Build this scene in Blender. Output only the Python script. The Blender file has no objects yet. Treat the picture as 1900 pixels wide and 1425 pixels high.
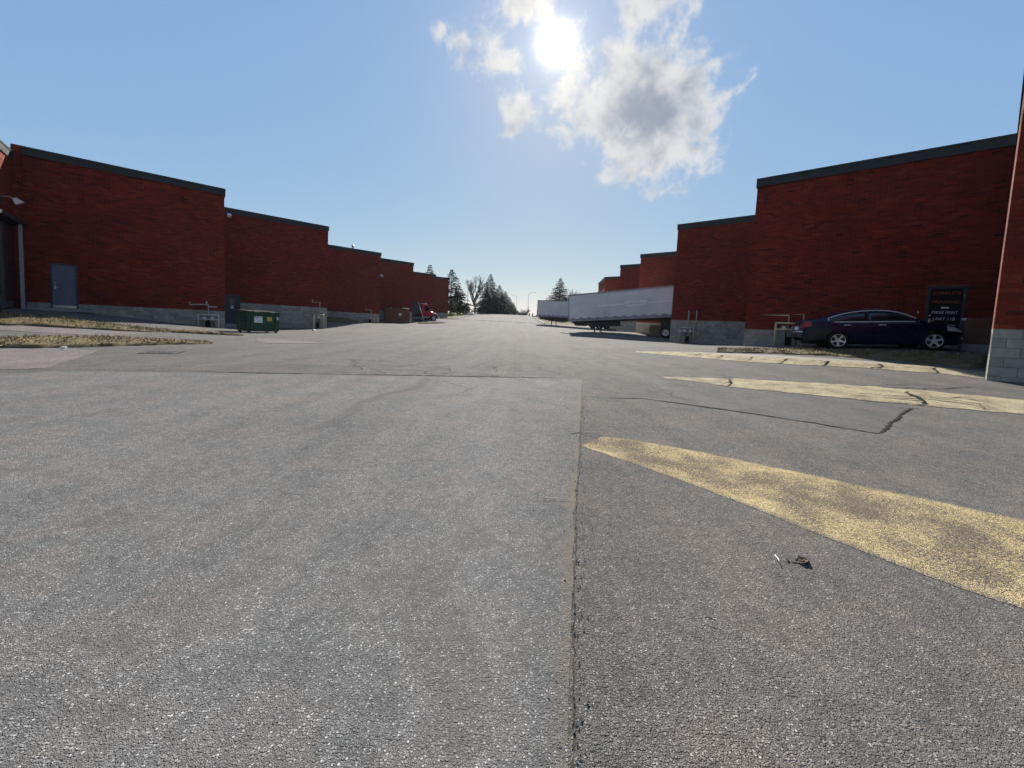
import bpy, bmesh, math, random
import numpy as np
from mathutils import Vector, Matrix
R = math.radians
rng = random.Random(7)
SC = bpy.context.scene
COL = SC.collection

# ------------------------------------------------------------------ camera
CAM_H = 1.1
PITCH, ROLL = R(4.04), R(2.8)
cam_d = bpy.data.cameras.new('camera')
cam_d.sensor_width = 36.0
cam_d.lens = 714.0 / 1900.0 * 36.0
cam_d.shift_y = -0.0311
cam_d.clip_start = 0.05
cam_d.clip_end = 6000
cam = bpy.data.objects.new('camera', cam_d)
COL.objects.link(cam)
_f = Vector((0, math.cos(PITCH), -math.sin(PITCH)))
_r0 = Vector((1, 0, 0)); _u0 = _r0.cross(_f)
_r = _r0 * math.cos(ROLL) + _u0 * math.sin(ROLL)
_u = -_r0 * math.sin(ROLL) + _u0 * math.cos(ROLL)
cam.matrix_world = Matrix(((_r.x, _u.x, -_f.x, 0), (_r.y, _u.y, -_f.y, 0), (_r.z, _u.z, -_f.z, CAM_H), (0, 0, 0, 1)))
SC.camera = cam

# ------------------------------------------------------------------ sun and exposure
SUN_EL, SUN_AZ = R(34.7), R(3.95)
SUN_DIR = Vector((math.sin(SUN_AZ) * math.cos(SUN_EL), math.cos(SUN_AZ) * math.cos(SUN_EL), math.sin(SUN_EL)))
sun_d = bpy.data.lights.new('sun', 'SUN')
sun_d.energy = 5.0
sun_d.angle = R(0.6)
sun_d.color = (1.0, 0.95, 0.87)
sun = bpy.data.objects.new('sun', sun_d)
sun.rotation_euler = (-SUN_DIR).to_track_quat('-Z', 'Y').to_euler()
sun.location = (0, 0, 60)
COL.objects.link(sun)
SC.view_settings.view_transform = 'Standard'
SC.view_settings.look = 'None'
SC.view_settings.gamma = 1.0
SC.view_settings.use_curve_mapping = False
SC.view_settings.exposure = 1.0

SC.cycles.max_bounces = 4; SC.cycles.diffuse_bounces = 3; SC.cycles.glossy_bounces = 2; SC.cycles.transmission_bounces = 2
SC.cycles.caustics_reflective = False; SC.cycles.caustics_refractive = False

# ------------------------------------------------------------------ node helper
class NT:
    def __init__(s, tree):
        s.t = tree; s.n = tree.nodes; s.l = tree.links
    def new(s, kind, **kw):
        n = s.n.new(kind)
        for k, v in kw.items(): setattr(n, k, v)
        return n
    def put(s, sock, v):
        if v is None: return
        if hasattr(v, 'links') or isinstance(v, bpy.types.NodeSocket): s.l.new(v, sock)
        else:
            if isinstance(v, (tuple, list)) and len(v) == 3 and sock.type == 'RGBA': v = (*v, 1)
            sock.default_value = v
    def math(s, op, a, b=None, c=None, clamp=False):
        n = s.new('ShaderNodeMath', operation=op, use_clamp=clamp)
        s.put(n.inputs[0], a); s.put(n.inputs[1], b)
        if c is not None: s.put(n.inputs[2], c)
        return n.outputs[0]
    def vmath(s, op, a, b=None):
        n = s.new('ShaderNodeVectorMath', operation=op)
        s.put(n.inputs[0], a)
        if op == 'SCALE': s.put(n.inputs[3], b)
        else: s.put(n.inputs[1], b)
        return n.outputs['Value'] if op in ('DOT_PRODUCT', 'LENGTH', 'DISTANCE') else n.outputs[0]
    def mix(s, f, a, b, blend='MIX'):
        n = s.new('ShaderNodeMix', data_type='RGBA', blend_type=blend)
        s.put(n.inputs[0], f); s.put(n.inputs[6], a); s.put(n.inputs[7], b)
        return n.outputs[2]
    def noise(s, vec, scale, detail=4, rough=0.55, dist=0.0, out=0, dim='3D'):
        n = s.new('ShaderNodeTexNoise', noise_dimensions=dim)
        s.put(n.inputs['Vector'], vec); s.put(n.inputs['Scale'], scale); s.put(n.inputs['Detail'], detail)
        s.put(n.inputs['Roughness'], rough); s.put(n.inputs['Distortion'], dist)
        return n.outputs[out]
    def voro(s, vec, scale, feature='F1', rnd=1.0, dim='2D'):
        n = s.new('ShaderNodeTexVoronoi', feature=feature, voronoi_dimensions=dim)
        s.put(n.inputs['Vector'], vec); s.put(n.inputs['Scale'], scale); s.put(n.inputs['Randomness'], rnd)
        return n
    def ramp(s, fac, stops, interp='LINEAR'):
        n = s.new('ShaderNodeValToRGB'); cr = n.color_ramp; cr.interpolation = interp
        while len(cr.elements) < len(stops): cr.elements.new(0.5)
        for e, (p, c) in zip(cr.elements, stops):
            e.position = p; e.color = (*c, 1) if isinstance(c, (tuple, list)) else (c, c, c, 1)
        s.put(n.inputs[0], fac); return n.outputs[0]
    def maprange(s, v, a, b, c=0.0, d=1.0, smooth=True):
        n = s.new('ShaderNodeMapRange', interpolation_type='SMOOTHSTEP' if smooth else 'LINEAR')
        s.put(n.inputs[0], v)
        for i, x in enumerate((a, b, c, d)): s.put(n.inputs[i + 1], x)
        return n.outputs[0]
    def mapping(s, vec, scale=(1, 1, 1), rot=(0, 0, 0), loc=(0, 0, 0)):
        n = s.new('ShaderNodeMapping')
        s.put(n.inputs[0], vec); n.inputs['Scale'].default_value = scale; n.inputs['Rotation'].default_value = rot
        n.inputs['Location'].default_value = loc
        return n.outputs[0]

# ------------------------------------------------------------------ sky
SKY = 0.052
world = bpy.data.worlds.new('World'); SC.world = world; world.use_nodes = True
W = NT(world.node_tree); W.n.clear()
wo = W.new('ShaderNodeOutputWorld'); bg = W.new('ShaderNodeBackground'); W.l.new(bg.outputs[0], wo.inputs[0])
bg.inputs[1].default_value = SKY
sky = W.new('ShaderNodeTexSky', sky_type='NISHITA')
sky.sun_disc = False; sky.sun_elevation = SUN_EL; sky.sun_rotation = SUN_AZ
sky.altitude = 100; sky.air_density = 1.0; sky.dust_density = 0.25; sky.ozone_density = 1.6
wdir = W.new('ShaderNodeTexCoord').outputs['Generated']
def pxdir(px, py):
    v = _f + _r * ((px - 950) / 714) - _u * ((py - 653.4) / 714)
    return v.normalized()
# soft clouds round the sun: (direction, half width, half height, weight), angles in radians
CLOUDS = [((-0.5, 0), 0, 0, 0)]
def cl(px, py, rx, ry, wt, tilt=0.0):
    return (pxdir(px, py), rx / 714.0 * .86, ry / 714.0 * .86, wt, tilt)
CLOUDS = [cl(1188, 202, 172, 118, 1.0, -0.2), cl(968, 210, 56, 54, .74), cl(868, 80, 72, 66, .52, 0.7),
          cl(965, 20, 90, 34, .56), cl(1220, -8, 92, 50, .50), cl(1050, 62, 52, 48, .50), cl(952, 120, 36, 24, .5),
          cl(1205, 362, 34, 22, .46), cl(1258, 350, 24, 18, .44)]
warp = W.noise(wdir, 7.0, 2, .55, out=1)
wv = W.vmath('ADD', wdir, W.vmath('SCALE', W.vmath('SUBTRACT', warp, (.5, .5, .5)), .055))
D = None
for c, rx, ry, wt, tilt in CLOUDS:
    rt = c.cross(Vector((0, 0, 1))).normalized(); up = rt.cross(c).normalized()
    rt, up = rt * math.cos(tilt) + up * math.sin(tilt), up * math.cos(tilt) - rt * math.sin(tilt)
    a = W.vmath('DOT_PRODUCT', wv, tuple(rt / rx)); b = W.vmath('DOT_PRODUCT', wv, tuple(up / ry))
    q = W.math('SQRT', W.math('ADD', W.math('MULTIPLY', a, a), W.math('MULTIPLY', b, b)))
    m = W.math('SUBTRACT', wt, W.math('MULTIPLY', q, wt * .78))
    front = W.maprange(W.vmath('DOT_PRODUCT', wdir, tuple(c)), .2, .5)
    m = W.math('MULTIPLY', W.math('MAXIMUM', m, 0.0), front)
    D = m if D is None else W.math('SMOOTH_MAX', D, m, .12)
n1 = W.noise(wv, 11.0, 6, .60)
n2 = W.noise(wv, 34.0, 4, .62)
dens0 = W.math('ADD', W.math('MULTIPLY', D, 1.0), W.math('MULTIPLY', W.math('SUBTRACT', n1, .5), 1.5))
dens0 = W.math('ADD', dens0, W.math('MULTIPLY', W.math('SUBTRACT', n2, .5), .45))
dens = W.math('MULTIPLY', W.maprange(dens0, .17, .52), W.maprange(D, .05, .20))
thick = W.maprange(W.math('ADD', D, W.math('MULTIPLY', W.math('SUBTRACT', W.noise(wv, 16.0, 4, .55), .5), 1.8)), .30, 1.12)
sdot = W.vmath('DOT_PRODUCT', wdir, tuple(SUN_DIR))
ang = W.math('ARCCOSINE', W.math('MINIMUM', sdot, 0.999999))
near = W.math('EXPONENT', W.math('MULTIPLY', ang, -1 / .06))
K = .5 / SKY
ccol = W.mix(thick, (0.76 * K, 0.765 * K, 0.77 * K), (0.32 * K, 0.365 * K, 0.445 * K))
ccol = W.mix(near, ccol, (1.25 * K, 1.16 * K, 1.0 * K))
# thin bright veil over the blue, fuller on the sun's side
veil = W.maprange(sdot, -.7, .6, .45, 1.0)
vn = W.new('ShaderNodeVectorMath', operation='SCALE'); vn.inputs[0].default_value = (1.27, 2.90, 6.45); W.l.new(veil, vn.inputs[3])
skyc = W.mix(1.0, W.mix(1.0, sky.outputs[0], (0.57, 0.40, 0.08), 'MULTIPLY'), vn.outputs[0], 'ADD')
col = W.mix(W.math('MULTIPLY', dens, .95), skyc, ccol)
# aureole of the veiled sun
angn = W.math('MULTIPLY', ang, W.math('ADD', W.math('MULTIPLY', n1, 1.3), .40))
core = W.math('EXPONENT', W.math('MULTIPLY', W.math('POWER', W.math('MULTIPLY', angn, 1 / .025), 2.0), -1.0))
halo = W.math('EXPONENT', W.math('MULTIPLY', ang, -1 / .052))
glow = W.math('ADD', W.math('MULTIPLY', core, 3.5 * K), W.math('MULTIPLY', halo, .50 * K))
cc = W.new('ShaderNodeCombineColor')
for i in range(3): W.l.new(glow, cc.inputs[i])
fin = W.mix(1.0, col, W.mix(1.0, (1.0, .97, .90), cc.outputs[0], 'MULTIPLY'), 'ADD')
# the clouds are worked out only near the sun, where they are
W.l.new(skyc, bg.inputs[0])
bg2 = W.new('ShaderNodeBackground'); bg2.inputs[1].default_value = SKY; W.l.new(fin, bg2.inputs[0])
msh = W.new('ShaderNodeMixShader'); W.l.new(bg.outputs[0], msh.inputs[1]); W.l.new(bg2.outputs[0], msh.inputs[2])
W.l.new(W.math('GREATER_THAN', W.vmath('DOT_PRODUCT', wdir, tuple(pxdir(1070, 200))), math.cos(R(31))), msh.inputs[0])
W.l.new(msh.outputs[0], wo.inputs[0])

# ------------------------------------------------------------------ terrain height
_PY=[-400,-60,-10,0,10,20,33,44,55,65,75,90,105,118,130,145,180,300,900]
_PZ=[-3,-.6,-.05,0,0,.06,.22,.58,1.0,1.45,1.95,2.75,3.65,4.2,4.25,3.9,2.6,-4,-40]
_S=[(-22.7,17.9,.69),(-21.5,19,.75),(-20.7,19.6,.62),(-19.1,20.9,.33),(-16.9,22.8,.02),(-21.3,29.1,-.08),(-18.7,31.3,-.06),(-16.1,33.4,.03),
(-20,41.5,1.05),(-17.7,42,.77),(-15.2,44.1,.52),(-14.3,54.8,.68),(-12.65,75,1.76),(-26,14,.8),(-21,12,.5),(-17.8,12,.3),(-14,20,.02),(-13,25,.05),(-12,34,.1),
(10.2,8.2,.43),(10.86,18.4,.63),(16.35,13.8,.99),(11.65,29.1,.37),(15.3,26,.5),(12.7,40,.95),(20,18,.95),(17,5,.45),(11.7,14,.79),(13.8,12.7,.92),(12,9.8,.64),(8,40,.78),(11,34,.6)]
def _prof(y):
    y=np.asarray(y,float); a=0
    for o,w in ((-5,.12),(-2.5,.22),(0,.32),(2.5,.22),(5,.12)): a=a+w*np.interp(y+o,_PY,_PZ)
    return a
_Z0=[(x,y,float(_prof(y))) for y in range(-16,100,6) for x in (-8,-2,3)]
_P=np.array([(x,y,z-float(_prof(y))) for x,y,z in _S+_Z0])
_K=lambda d2: np.exp(-d2/40.)
_W=np.linalg.solve(_K((_P[:,None,0]-_P[None,:,0])**2+(_P[:,None,1]-_P[None,:,1])**2)+.06*np.eye(len(_P)),_P[:,2])
def zg(x,y):
    x=np.asarray(x,float); y=np.asarray(y,float); r=_prof(y)
    for (px,py,_),w in zip(_P,_W): r=r+w*_K((x-px)**2+(y-py)**2)
    return r

# ------------------------------------------------------------------ mesh helpers
class MB:
    """collects shapes; build() links them as one mesh object"""
    def __init__(s): s.v = []; s.f = []; s.m = []; s.uv = None; s.rnd = []
    def add(s, vs, fs, m=0):
        o = len(s.v); s.v += [tuple(p) for p in vs]; s.f += [tuple(i + o for i in f) for f in fs]; s.m += [m] * len(fs); return s
    def box(s, c, size, rot=None, m=0, taper=None):
        hx, hy, hz = size[0] / 2, size[1] / 2, size[2] / 2
        vs = []
        for sz in (-1, 1):
            k = 1.0 if (taper is None or sz < 0) else taper
            for sx, sy in ((-1, -1), (1, -1), (1, 1), (-1, 1)):
                p = Vector((sx * hx * k, sy * hy * k, sz * hz))
                if rot is not None: p = rot @ p
                vs.append(p + Vector(c))
        return s.add(vs, [(0, 3, 2, 1), (4, 5, 6, 7), (0, 1, 5, 4), (1, 2, 6, 5), (2, 3, 7, 6), (3, 0, 4, 7)], m)
    def b2(s, x0, x1, y0, y1, z0, z1, m=0):
        return s.box(((x0 + x1) / 2, (y0 + y1) / 2, (z0 + z1) / 2), (x1 - x0, y1 - y0, z1 - z0), None, m)
    def tube(s, pts, rad, n=8, m=0, cap=True):
        pts = [Vector(p) for p in pts]
        rad = rad if isinstance(rad, (list, tuple)) else [rad] * len(pts)
        o = len(s.v); ref = None
        for i, p in enumerate(pts):
            d = (pts[min(i + 1, len(pts) - 1)] - pts[max(i - 1, 0)]).normalized()
            if ref is None: ref = Vector((0, 0, 1)) if abs(d.z) < .9 else Vector((1, 0, 0))
            a = d.cross(ref).normalized(); b = d.cross(a).normalized(); ref = -b if False else ref
            for k in range(n):
                t = 2 * math.pi * k / n
                s.v.append(tuple(p + (a * math.cos(t) + b * math.sin(t)) * rad[i]))
        for i in range(len(pts) - 1):
            for k in range(n):
                k2 = (k + 1) % n
                s.f.append((o + i * n + k, o + i * n + k2, o + (i + 1) * n + k2, o + (i + 1) * n + k)); s.m.append(m)
        if cap:
            s.f.append(tuple(o + k for k in range(n - 1, -1, -1))); s.m.append(m)
            q = o + (len(pts) - 1) * n
            s.f.append(tuple(q + k for k in range(n))); s.m.append(m)
        return s
    def lathe(s, prof, n=24, axis='Z', c=(0, 0, 0), m=0):
        o = len(s.v)
        for r, z in prof:
            for k in range(n):
                t = 2 * math.pi * k / n; a, b = r * math.cos(t), r * math.sin(t)
                p = (a, b, z) if axis == 'Z' else ((a, z, b) if axis == 'Y' else (z, a, b))
                s.v.append((p[0] + c[0], p[1] + c[1], p[2] + c[2]))
        for i in range(len(prof) - 1):
            for k in range(n):
                k2 = (k + 1) % n
                s.f.append((o + i * n + k, o + i * n + k2, o + (i + 1) * n + k2, o + (i + 1) * n + k)); s.m.append(m)
        return s
    def prism(s, poly, z0, z1, m=0):
        n = len(poly)
        vs = [(p[0], p[1], z0) for p in poly] + [(p[0], p[1], z1) for p in poly]
        return s.add(vs, [tuple(range(n - 1, -1, -1)), tuple(range(n, 2 * n))] + [(i, (i + 1) % n, n + (i + 1) % n, n + i) for i in range(n)], m)
    def loft(s, rings, close=True, cap=True, m=0):
        n = len(rings[0]); o = len(s.v)
        for r in rings: s.v += [tuple(p) for p in r]
        for i in range(len(rings) - 1):
            for k in range(n if close else n - 1):
                k2 = (k + 1) % n
                s.f.append((o + i * n + k, o + i * n + k2, o + (i + 1) * n + k2, o + (i + 1) * n + k)); s.m.append(m)
        if cap:
            s.f.append(tuple(o + k for k in range(n - 1, -1, -1))); s.m.append(m)
            q = o + (len(rings) - 1) * n
            s.f.append(tuple(q + k for k in range(n))); s.m.append(m)
        return s
    def mesh(s, name, mats, smooth=False):
        me = bpy.data.meshes.new(name)
        me.from_pydata(s.v, [], s.f)
        for mt in (mats if isinstance(mats, (list, tuple)) else [mats]): me.materials.append(mt)
        if isinstance(mats, (list, tuple)) and len(mats) > 1: me.polygons.foreach_set('material_index', s.m)
        if s.uv is not None:
            ul = me.uv_layers.new(name='UVMap')
            li = np.zeros(len(me.loops), dtype=np.int32); me.loops.foreach_get('vertex_index', li)
            uv = np.array(s.uv, dtype=np.float32)[li]; ul.data.foreach_set('uv', uv.ravel())
        if s.rnd:
            at = me.attributes.new('rnd', 'FLOAT', 'FACE'); at.data.foreach_set('value', np.array(s.rnd, dtype=np.float32))
        if smooth: me.polygons.foreach_set('use_smooth', [True] * len(me.polygons))
        me.update(); return me
    def build(s, name, mats, parent=None, smooth=False, bevel=0, fix=True, **kw):
        me = s.mesh(name, mats, smooth)
        if fix:
            bm = bmesh.new(); bm.from_mesh(me); bmesh.ops.recalc_face_normals(bm, faces=bm.faces); bm.to_mesh(me); bm.free()
        ob = link(name, me, parent, **kw)
        if bevel:
            b = ob.modifiers.new('bevel', 'BEVEL'); b.width = bevel; b.segments = 2; b.limit_method = 'ANGLE'; b.angle_limit = R(40)
        return ob

def link(name, me, parent=None, loc=None, rot=None, label=None):
    ob = bpy.data.objects.new(name, me); COL.objects.link(ob)
    if parent is not None: ob.parent = parent
    if loc is not None: ob.location = loc
    if rot is not None: ob.rotation_euler = rot
    if label: ob['label'] = label
    return ob
def tag(o, label, cat, group=None):
    o['label'] = label; o['category'] = cat
    if group: o['group'] = group
    return o
def thing(name, label, cat, loc=(0, 0, 0), rz=0.0, group=None, rot=None):
    o = bpy.data.objects.new(name, None); COL.objects.link(o); o.empty_display_size = .2
    o.location = loc; o.rotation_euler = rot if rot is not None else (0, 0, rz)
    return tag(o, label, cat, group)
def struct(o): o['kind'] = 'structure'; return o
def stuff(o): o['kind'] = 'stuff'; return o
def copy_tree(o, parent=None):
    c = o.copy(); COL.objects.link(c); c.parent = parent
    for ch in list(o.children): copy_tree(ch, c)
    return c

# ------------------------------------------------------------------ materials
def mat(name):
    m = bpy.data.materials.new(name); m.use_nodes = True
    t = NT(m.node_tree); p = [n for n in t.n if n.bl_idname == 'ShaderNodeBsdfPrincipled'][0]
    return m, t, p
def bump(t, p, height, dist, strength=1.0):
    b = t.new('ShaderNodeBump'); t.put(b.inputs['Height'], height); b.inputs['Distance'].default_value = dist
    b.inputs['Strength'].default_value = strength; t.l.new(b.outputs[0], p.inputs['Normal'])
def simple(name, col, rough=.6, metal=0.0, var=.12, nscale=6.0, coat=0.0, dirt=None, spec=None, bmp=0.0):
    m, t, p = mat(name)
    co = t.new('ShaderNodeTexCoord').outputs['Object']
    n = t.noise(co, nscale, 5, .6)
    k = t.maprange(n, .3, .7, 1 - var, 1 + var, False)
    c = t.mix(1.0, (*col, 1), t_gray(t, k), 'MULTIPLY')
    if dirt: c = t.mix(t.maprange(t.noise(co, nscale * .45, 6, .65), .48, .75, 0, .75), c, dirt)
    t.put(p.inputs['Base Color'], c); p.inputs['Roughness'].default_value = rough; p.inputs['Metallic'].default_value = metal
    t.put(p.inputs['Roughness'], t.maprange(t.noise(co, nscale * 2.3, 4), .3, .7, max(rough - .08, 0), min(rough + .1, 1), False))
    if coat: p.inputs['Coat Weight'].default_value = coat; p.inputs['Coat Roughness'].default_value = .04
    if spec is not None: p.inputs['Specular IOR Level'].default_value = spec
    if bmp: bump(t, p, t.noise(co, nscale * 8, 4), bmp)
    return m
def t_gray(t, v):
    n = t.new('ShaderNodeCombineColor')
    for i in range(3): t.put(n.inputs[i], v)
    return n.outputs[0]

def asphalt(name, tint=(1, 1, 1), dark=.05, mid=.12, light=.42, pebble=.12, relief=.004, scale=95.0, wear=.6, paint=None, seam=False):
    """aggregate of rounded stones in binder; optional worn paint (UV: u along, v across)"""
    m, t, p = mat(name)
    co = t.new('ShaderNodeTexCoord').outputs['Object']
    N = lambda vec, sc, det=2, ro=.6: t.noise(vec, sc, det, ro, dim='2D')
    v1 = t.voro(co, scale); v2 = t.voro(co, scale * 2.2)
    r1 = t.new('ShaderNodeSeparateColor'); t.l.new(v1.outputs['Color'], r1.inputs[0])
    r2 = t.new('ShaderNodeSeparateColor'); t.l.new(v2.outputs['Color'], r2.inputs[0])
    s1 = t.maprange(v1.outputs['Distance'], .66, .28); s2 = t.maprange(v2.outputs['Distance'], .66, .26)
    g1 = t.ramp(r1.outputs[0], [(0, dark * 1.2), (.55, mid), (1 - pebble * 1.6, mid * 1.4), (1 - pebble, light * .62), (1, light)])
    g2 = t.ramp(r2.outputs[0], [(0, dark), (.6, mid * .85), (.88, mid * 1.35), (1, light * .75)])
    fines = t.mix(s2, (dark, dark, dark * .98), g2)
    show = t.math('MULTIPLY', s1, t.maprange(r1.outputs[1], .50, .62))
    c = t.mix(show, fines, g1)
    big = N(co, .35, 3); midn = N(co, 2.2, 3); fine = N(co, 16, 2, .65); strk = N(t.mapping(co, (1.6, .10, 1), (0, 0, R(-4))), 1.0, 3)
    k = t.math('ADD', t.maprange(big, .3, .7, .91, 1.09, False), t.maprange(midn, .3, .7, -.10, .10, False))
    k = t.math('ADD', k, t.maprange(strk, .35, .65, -.11 * wear, .11 * wear, False))
    k = t.math('ADD', k, t.maprange(fine, .3, .7, -.12, .12, False))
    hue = t.mix(t.maprange(midn, .35, .65), (.99 * tint[0], 1.0 * tint[1], 1.0 * tint[2], 1), (1.05 * tint[0], .985 * tint[1], .95 * tint[2], 1))
    c = t.mix(1.0, c, t.mix(1.0, hue, t_gray(t, k), 'MULTIPLY'), 'MULTIPLY')
    c = t.mix(t.maprange(t.math('MULTIPLY', midn, big), .335, .42, 0, .35), c, (dark * .8, dark * .78, dark * .75, 1))
    height = t.math('ADD', show, t.math('MULTIPLY', s2, .45))
    height = t.math('ADD', height, fine)
    if paint:
        uv = t.new('ShaderNodeUVMap'); sx = t.new('ShaderNodeSeparateXYZ'); t.l.new(uv.outputs[0], sx.inputs[0])
        edge = t.math('ABSOLUTE', t.math('SUBTRACT', t.math('MULTIPLY', sx.outputs[1], 2.0), 1.0))           # 1 at both edges
        pn = N(co, 60.0, 3, .75)
        wr = t.math('ADD', t.math('MULTIPLY', t.math('POWER', edge, 2.0), paint['edge']), paint['base'])
        wr = t.math('ADD', wr, t.maprange(N(co, 3.0, 3), .3, .7, -.36, .36, False))
        wr = t.math('ADD', wr, t.maprange(pn, .3, .7, -.52, .52, False))
        wr = t.math('ADD', wr, t.math('MULTIPLY', t.math('SUBTRACT', s2, .5), .75))
        msk = t.maprange(wr, .46, .56)
        rag = t.math('ADD', edge, t.maprange(pn, .3, .7, -.10, .10, False))
        msk = t.math('MULTIPLY', msk, t.maprange(rag, 1.03, .90))
        pc = t.mix(midn, paint['a'], paint['b'])
        pc = t.mix(t.maprange(fine, .42, .72, 0, .6), pc, paint['dirt'])
        under = t.mix(t.math('MULTIPLY', t.maprange(rag, 1.0, .85), .32), c, paint['stain'])
        c = t.mix(msk, under, pc)
    if seam:        # grit and soil washed against the joint
        uv = t.new('ShaderNodeUVMap'); sx = t.new('ShaderNodeSeparateXYZ'); t.l.new(uv.outputs[0], sx.inputs[0])
        # an old tyre drag mark across the overlay
        rel = t.vmath('SUBTRACT', co, (-1.5, 7.5, 0)); dn = t.vmath('DOT_PRODUCT', rel, (.99, -.139, 0)); al = t.vmath('DOT_PRODUCT', rel, (-.139, -.99, 0))
        dn = t.math('ABSOLUTE', t.math('ADD', dn, t.maprange(big, .3, .7, -.25, .25, False)))
        mk = t.math('MULTIPLY', t.maprange(dn, .16, .03), t.math('MULTIPLY', t.maprange(al, 0, .5), t.maprange(al, 4.9, 3.2)))
        c = t.mix(t.math('MULTIPLY', mk, t.maprange(fine, .3, .65, .15, .6)), c, (.075, .072, .068, 1))
        q = t.math('ADD', sx.outputs[1], t.maprange(fine, .3, .7, -.0016, .0016, False))
        c = t.mix(t.math('MULTIPLY', t.maprange(q, .992, .9995), t.maprange(midn, .3, .6, .25, .75)), c, (.17, .135, .095, 1))
    t.put(p.inputs['Base Color'], c)
    p.inputs['Roughness'].default_value = .9; p.inputs['Specular IOR Level'].default_value = .09
    bump(t, p, height, relief, 1.0)
    return m

def earth(name, a, b, c, scale=3.0, rel=.02):
    m, t, p = mat(name)
    co = t.new('ShaderNodeTexCoord').outputs['Object']
    n = t.noise(co, scale, 6, .62); n2 = t.noise(co, scale * 9, 5, .65)
    cc = t.mix(t.maprange(n, .38, .62), a, b); cc = t.mix(t.maprange(n2, .5, .72), cc, c)
    t.put(p.inputs['Base Color'], cc); p.inputs['Roughness'].default_value = .95; p.inputs['Specular IOR Level'].default_value = .1
    bump(t, p, t.math('ADD', n, t.math('MULTIPLY', n2, .4)), rel)
    return m

def brick_col(t, rnd, co):
    """fired clay: most bricks red, some burnt dark, some orange"""
    c = t.ramp(rnd, [(0, (.075, .010, .008)), (.06, (.090, .012, .008)), (.13, (.145, .014, .008)), (.55, (.178, .018, .009)), (.85, (.20, .024, .011)), (1, (.235, .036, .017))])
    n = t.noise(co, 26, 2, .65)
    c = t.mix(1.0, c, t_gray(t, t.maprange(n, .3, .7, .78, 1.18, False)), 'MULTIPLY')
    big = t.noise(co, .55, 3, .6)
    c = t.mix(1.0, c, t_gray(t, t.maprange(big, .3, .7, .82, 1.14, False)), 'MULTIPLY')
    return c
def brick_mat(name, single):
    m, t, p = mat(name)
    co = t.new('ShaderNodeTexCoord').outputs['Object'] if not single else t.new('ShaderNodeNewGeometry').outputs['Position']
    if single: rnd = t.new('ShaderNodeObjectInfo').outputs['Random']
    else:
        a = t.new('ShaderNodeAttribute'); a.attribute_name = 'rnd'; rnd = a.outputs['Fac']
    t.put(p.inputs['Base Color'], brick_col(t, rnd, co)); p.inputs['Roughness'].default_value = .85; p.inputs['Specular IOR Level'].default_value = .25
    bump(t, p, t.noise(co, 90, 1, .65), .003)
    return m
def block_mat(name, single):
    m, t, p = mat(name)
    co = t.new('ShaderNodeNewGeometry').outputs['Position']
    if single: rnd = t.new('ShaderNodeObjectInfo').outputs['Random']
    else:
        a = t.new('ShaderNodeAttribute'); a.attribute_name = 'rnd'; rnd = a.outputs['Fac']
    c = t.ramp(rnd, [(0, (.26, .245, .215)), (.5, (.32, .302, .265)), (1, (.38, .358, .315))])
    c = t.mix(1.0, c, t_gray(t, t.maprange(t.noise(co, 5, 6, .65), .3, .7, .75, 1.2, False)), 'MULTIPLY')
    c = t.mix(t.maprange(t.noise(co, 1.3, 6, .7), .52, .75, 0, .6), c, (.19, .17, .14, 1))
    t.put(p.inputs['Base Color'], c); p.inputs['Roughness'].default_value = .92; p.inputs['Specular IOR Level'].default_value = .2
    bump(t, p, t.noise(co, 130, 1, .7), .003)
    return m
def brick_panel(name, bw, bh, block=False):
    """far walls, too distant to tell the pieces apart: brick pattern on UVs in metres"""
    m, t, p = mat(name)
    uv = t.new('ShaderNodeUVMap').outputs[0]; co = t.new('ShaderNodeTexCoord').outputs['Object']
    b = t.new('ShaderNodeTexBrick'); t.put(b.inputs['Vector'], uv)
    b.inputs['Scale'].default_value = 1.0; b.inputs['Brick Width'].default_value = bw; b.inputs['Row Height'].default_value = bh
    b.inputs['Mortar Size'].default_value = .006; b.inputs['Mortar Smooth'].default_value = .1; b.inputs['Bias'].default_value = 0
    b.inputs['Color1'].default_value = (0, 0, 0, 1); b.inputs['Color2'].default_value = (1, 1, 1, 1); b.inputs['Mortar'].default_value = (.5, .5, .5, 1)
    s = t.new('ShaderNodeSeparateColor'); t.l.new(b.outputs['Color'], s.inputs[0])
    if block:
        c = t.ramp(s.outputs[0], [(0, (.26, .245, .215)), (1, (.38, .358, .315))])
        c = t.mix(1.0, c, t_gray(t, t.maprange(t.noise(co, 2, 6, .65), .3, .7, .72, 1.2, False)), 'MULTIPLY'); mo = (.24, .225, .2, 1)
    else: c = brick_col(t, s.outputs[0], co); mo = (.15, .08, .062, 1)
    c = t.mix(b.outputs['Fac'], c, mo)
    t.put(p.inputs['Base Color'], c); p.inputs['Roughness'].default_value = .88; p.inputs['Specular IOR Level'].default_value = .2
    bump(t, p, t.math('SUBTRACT', 1.0, b.outputs['Fac']), .006)
    return m

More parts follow.
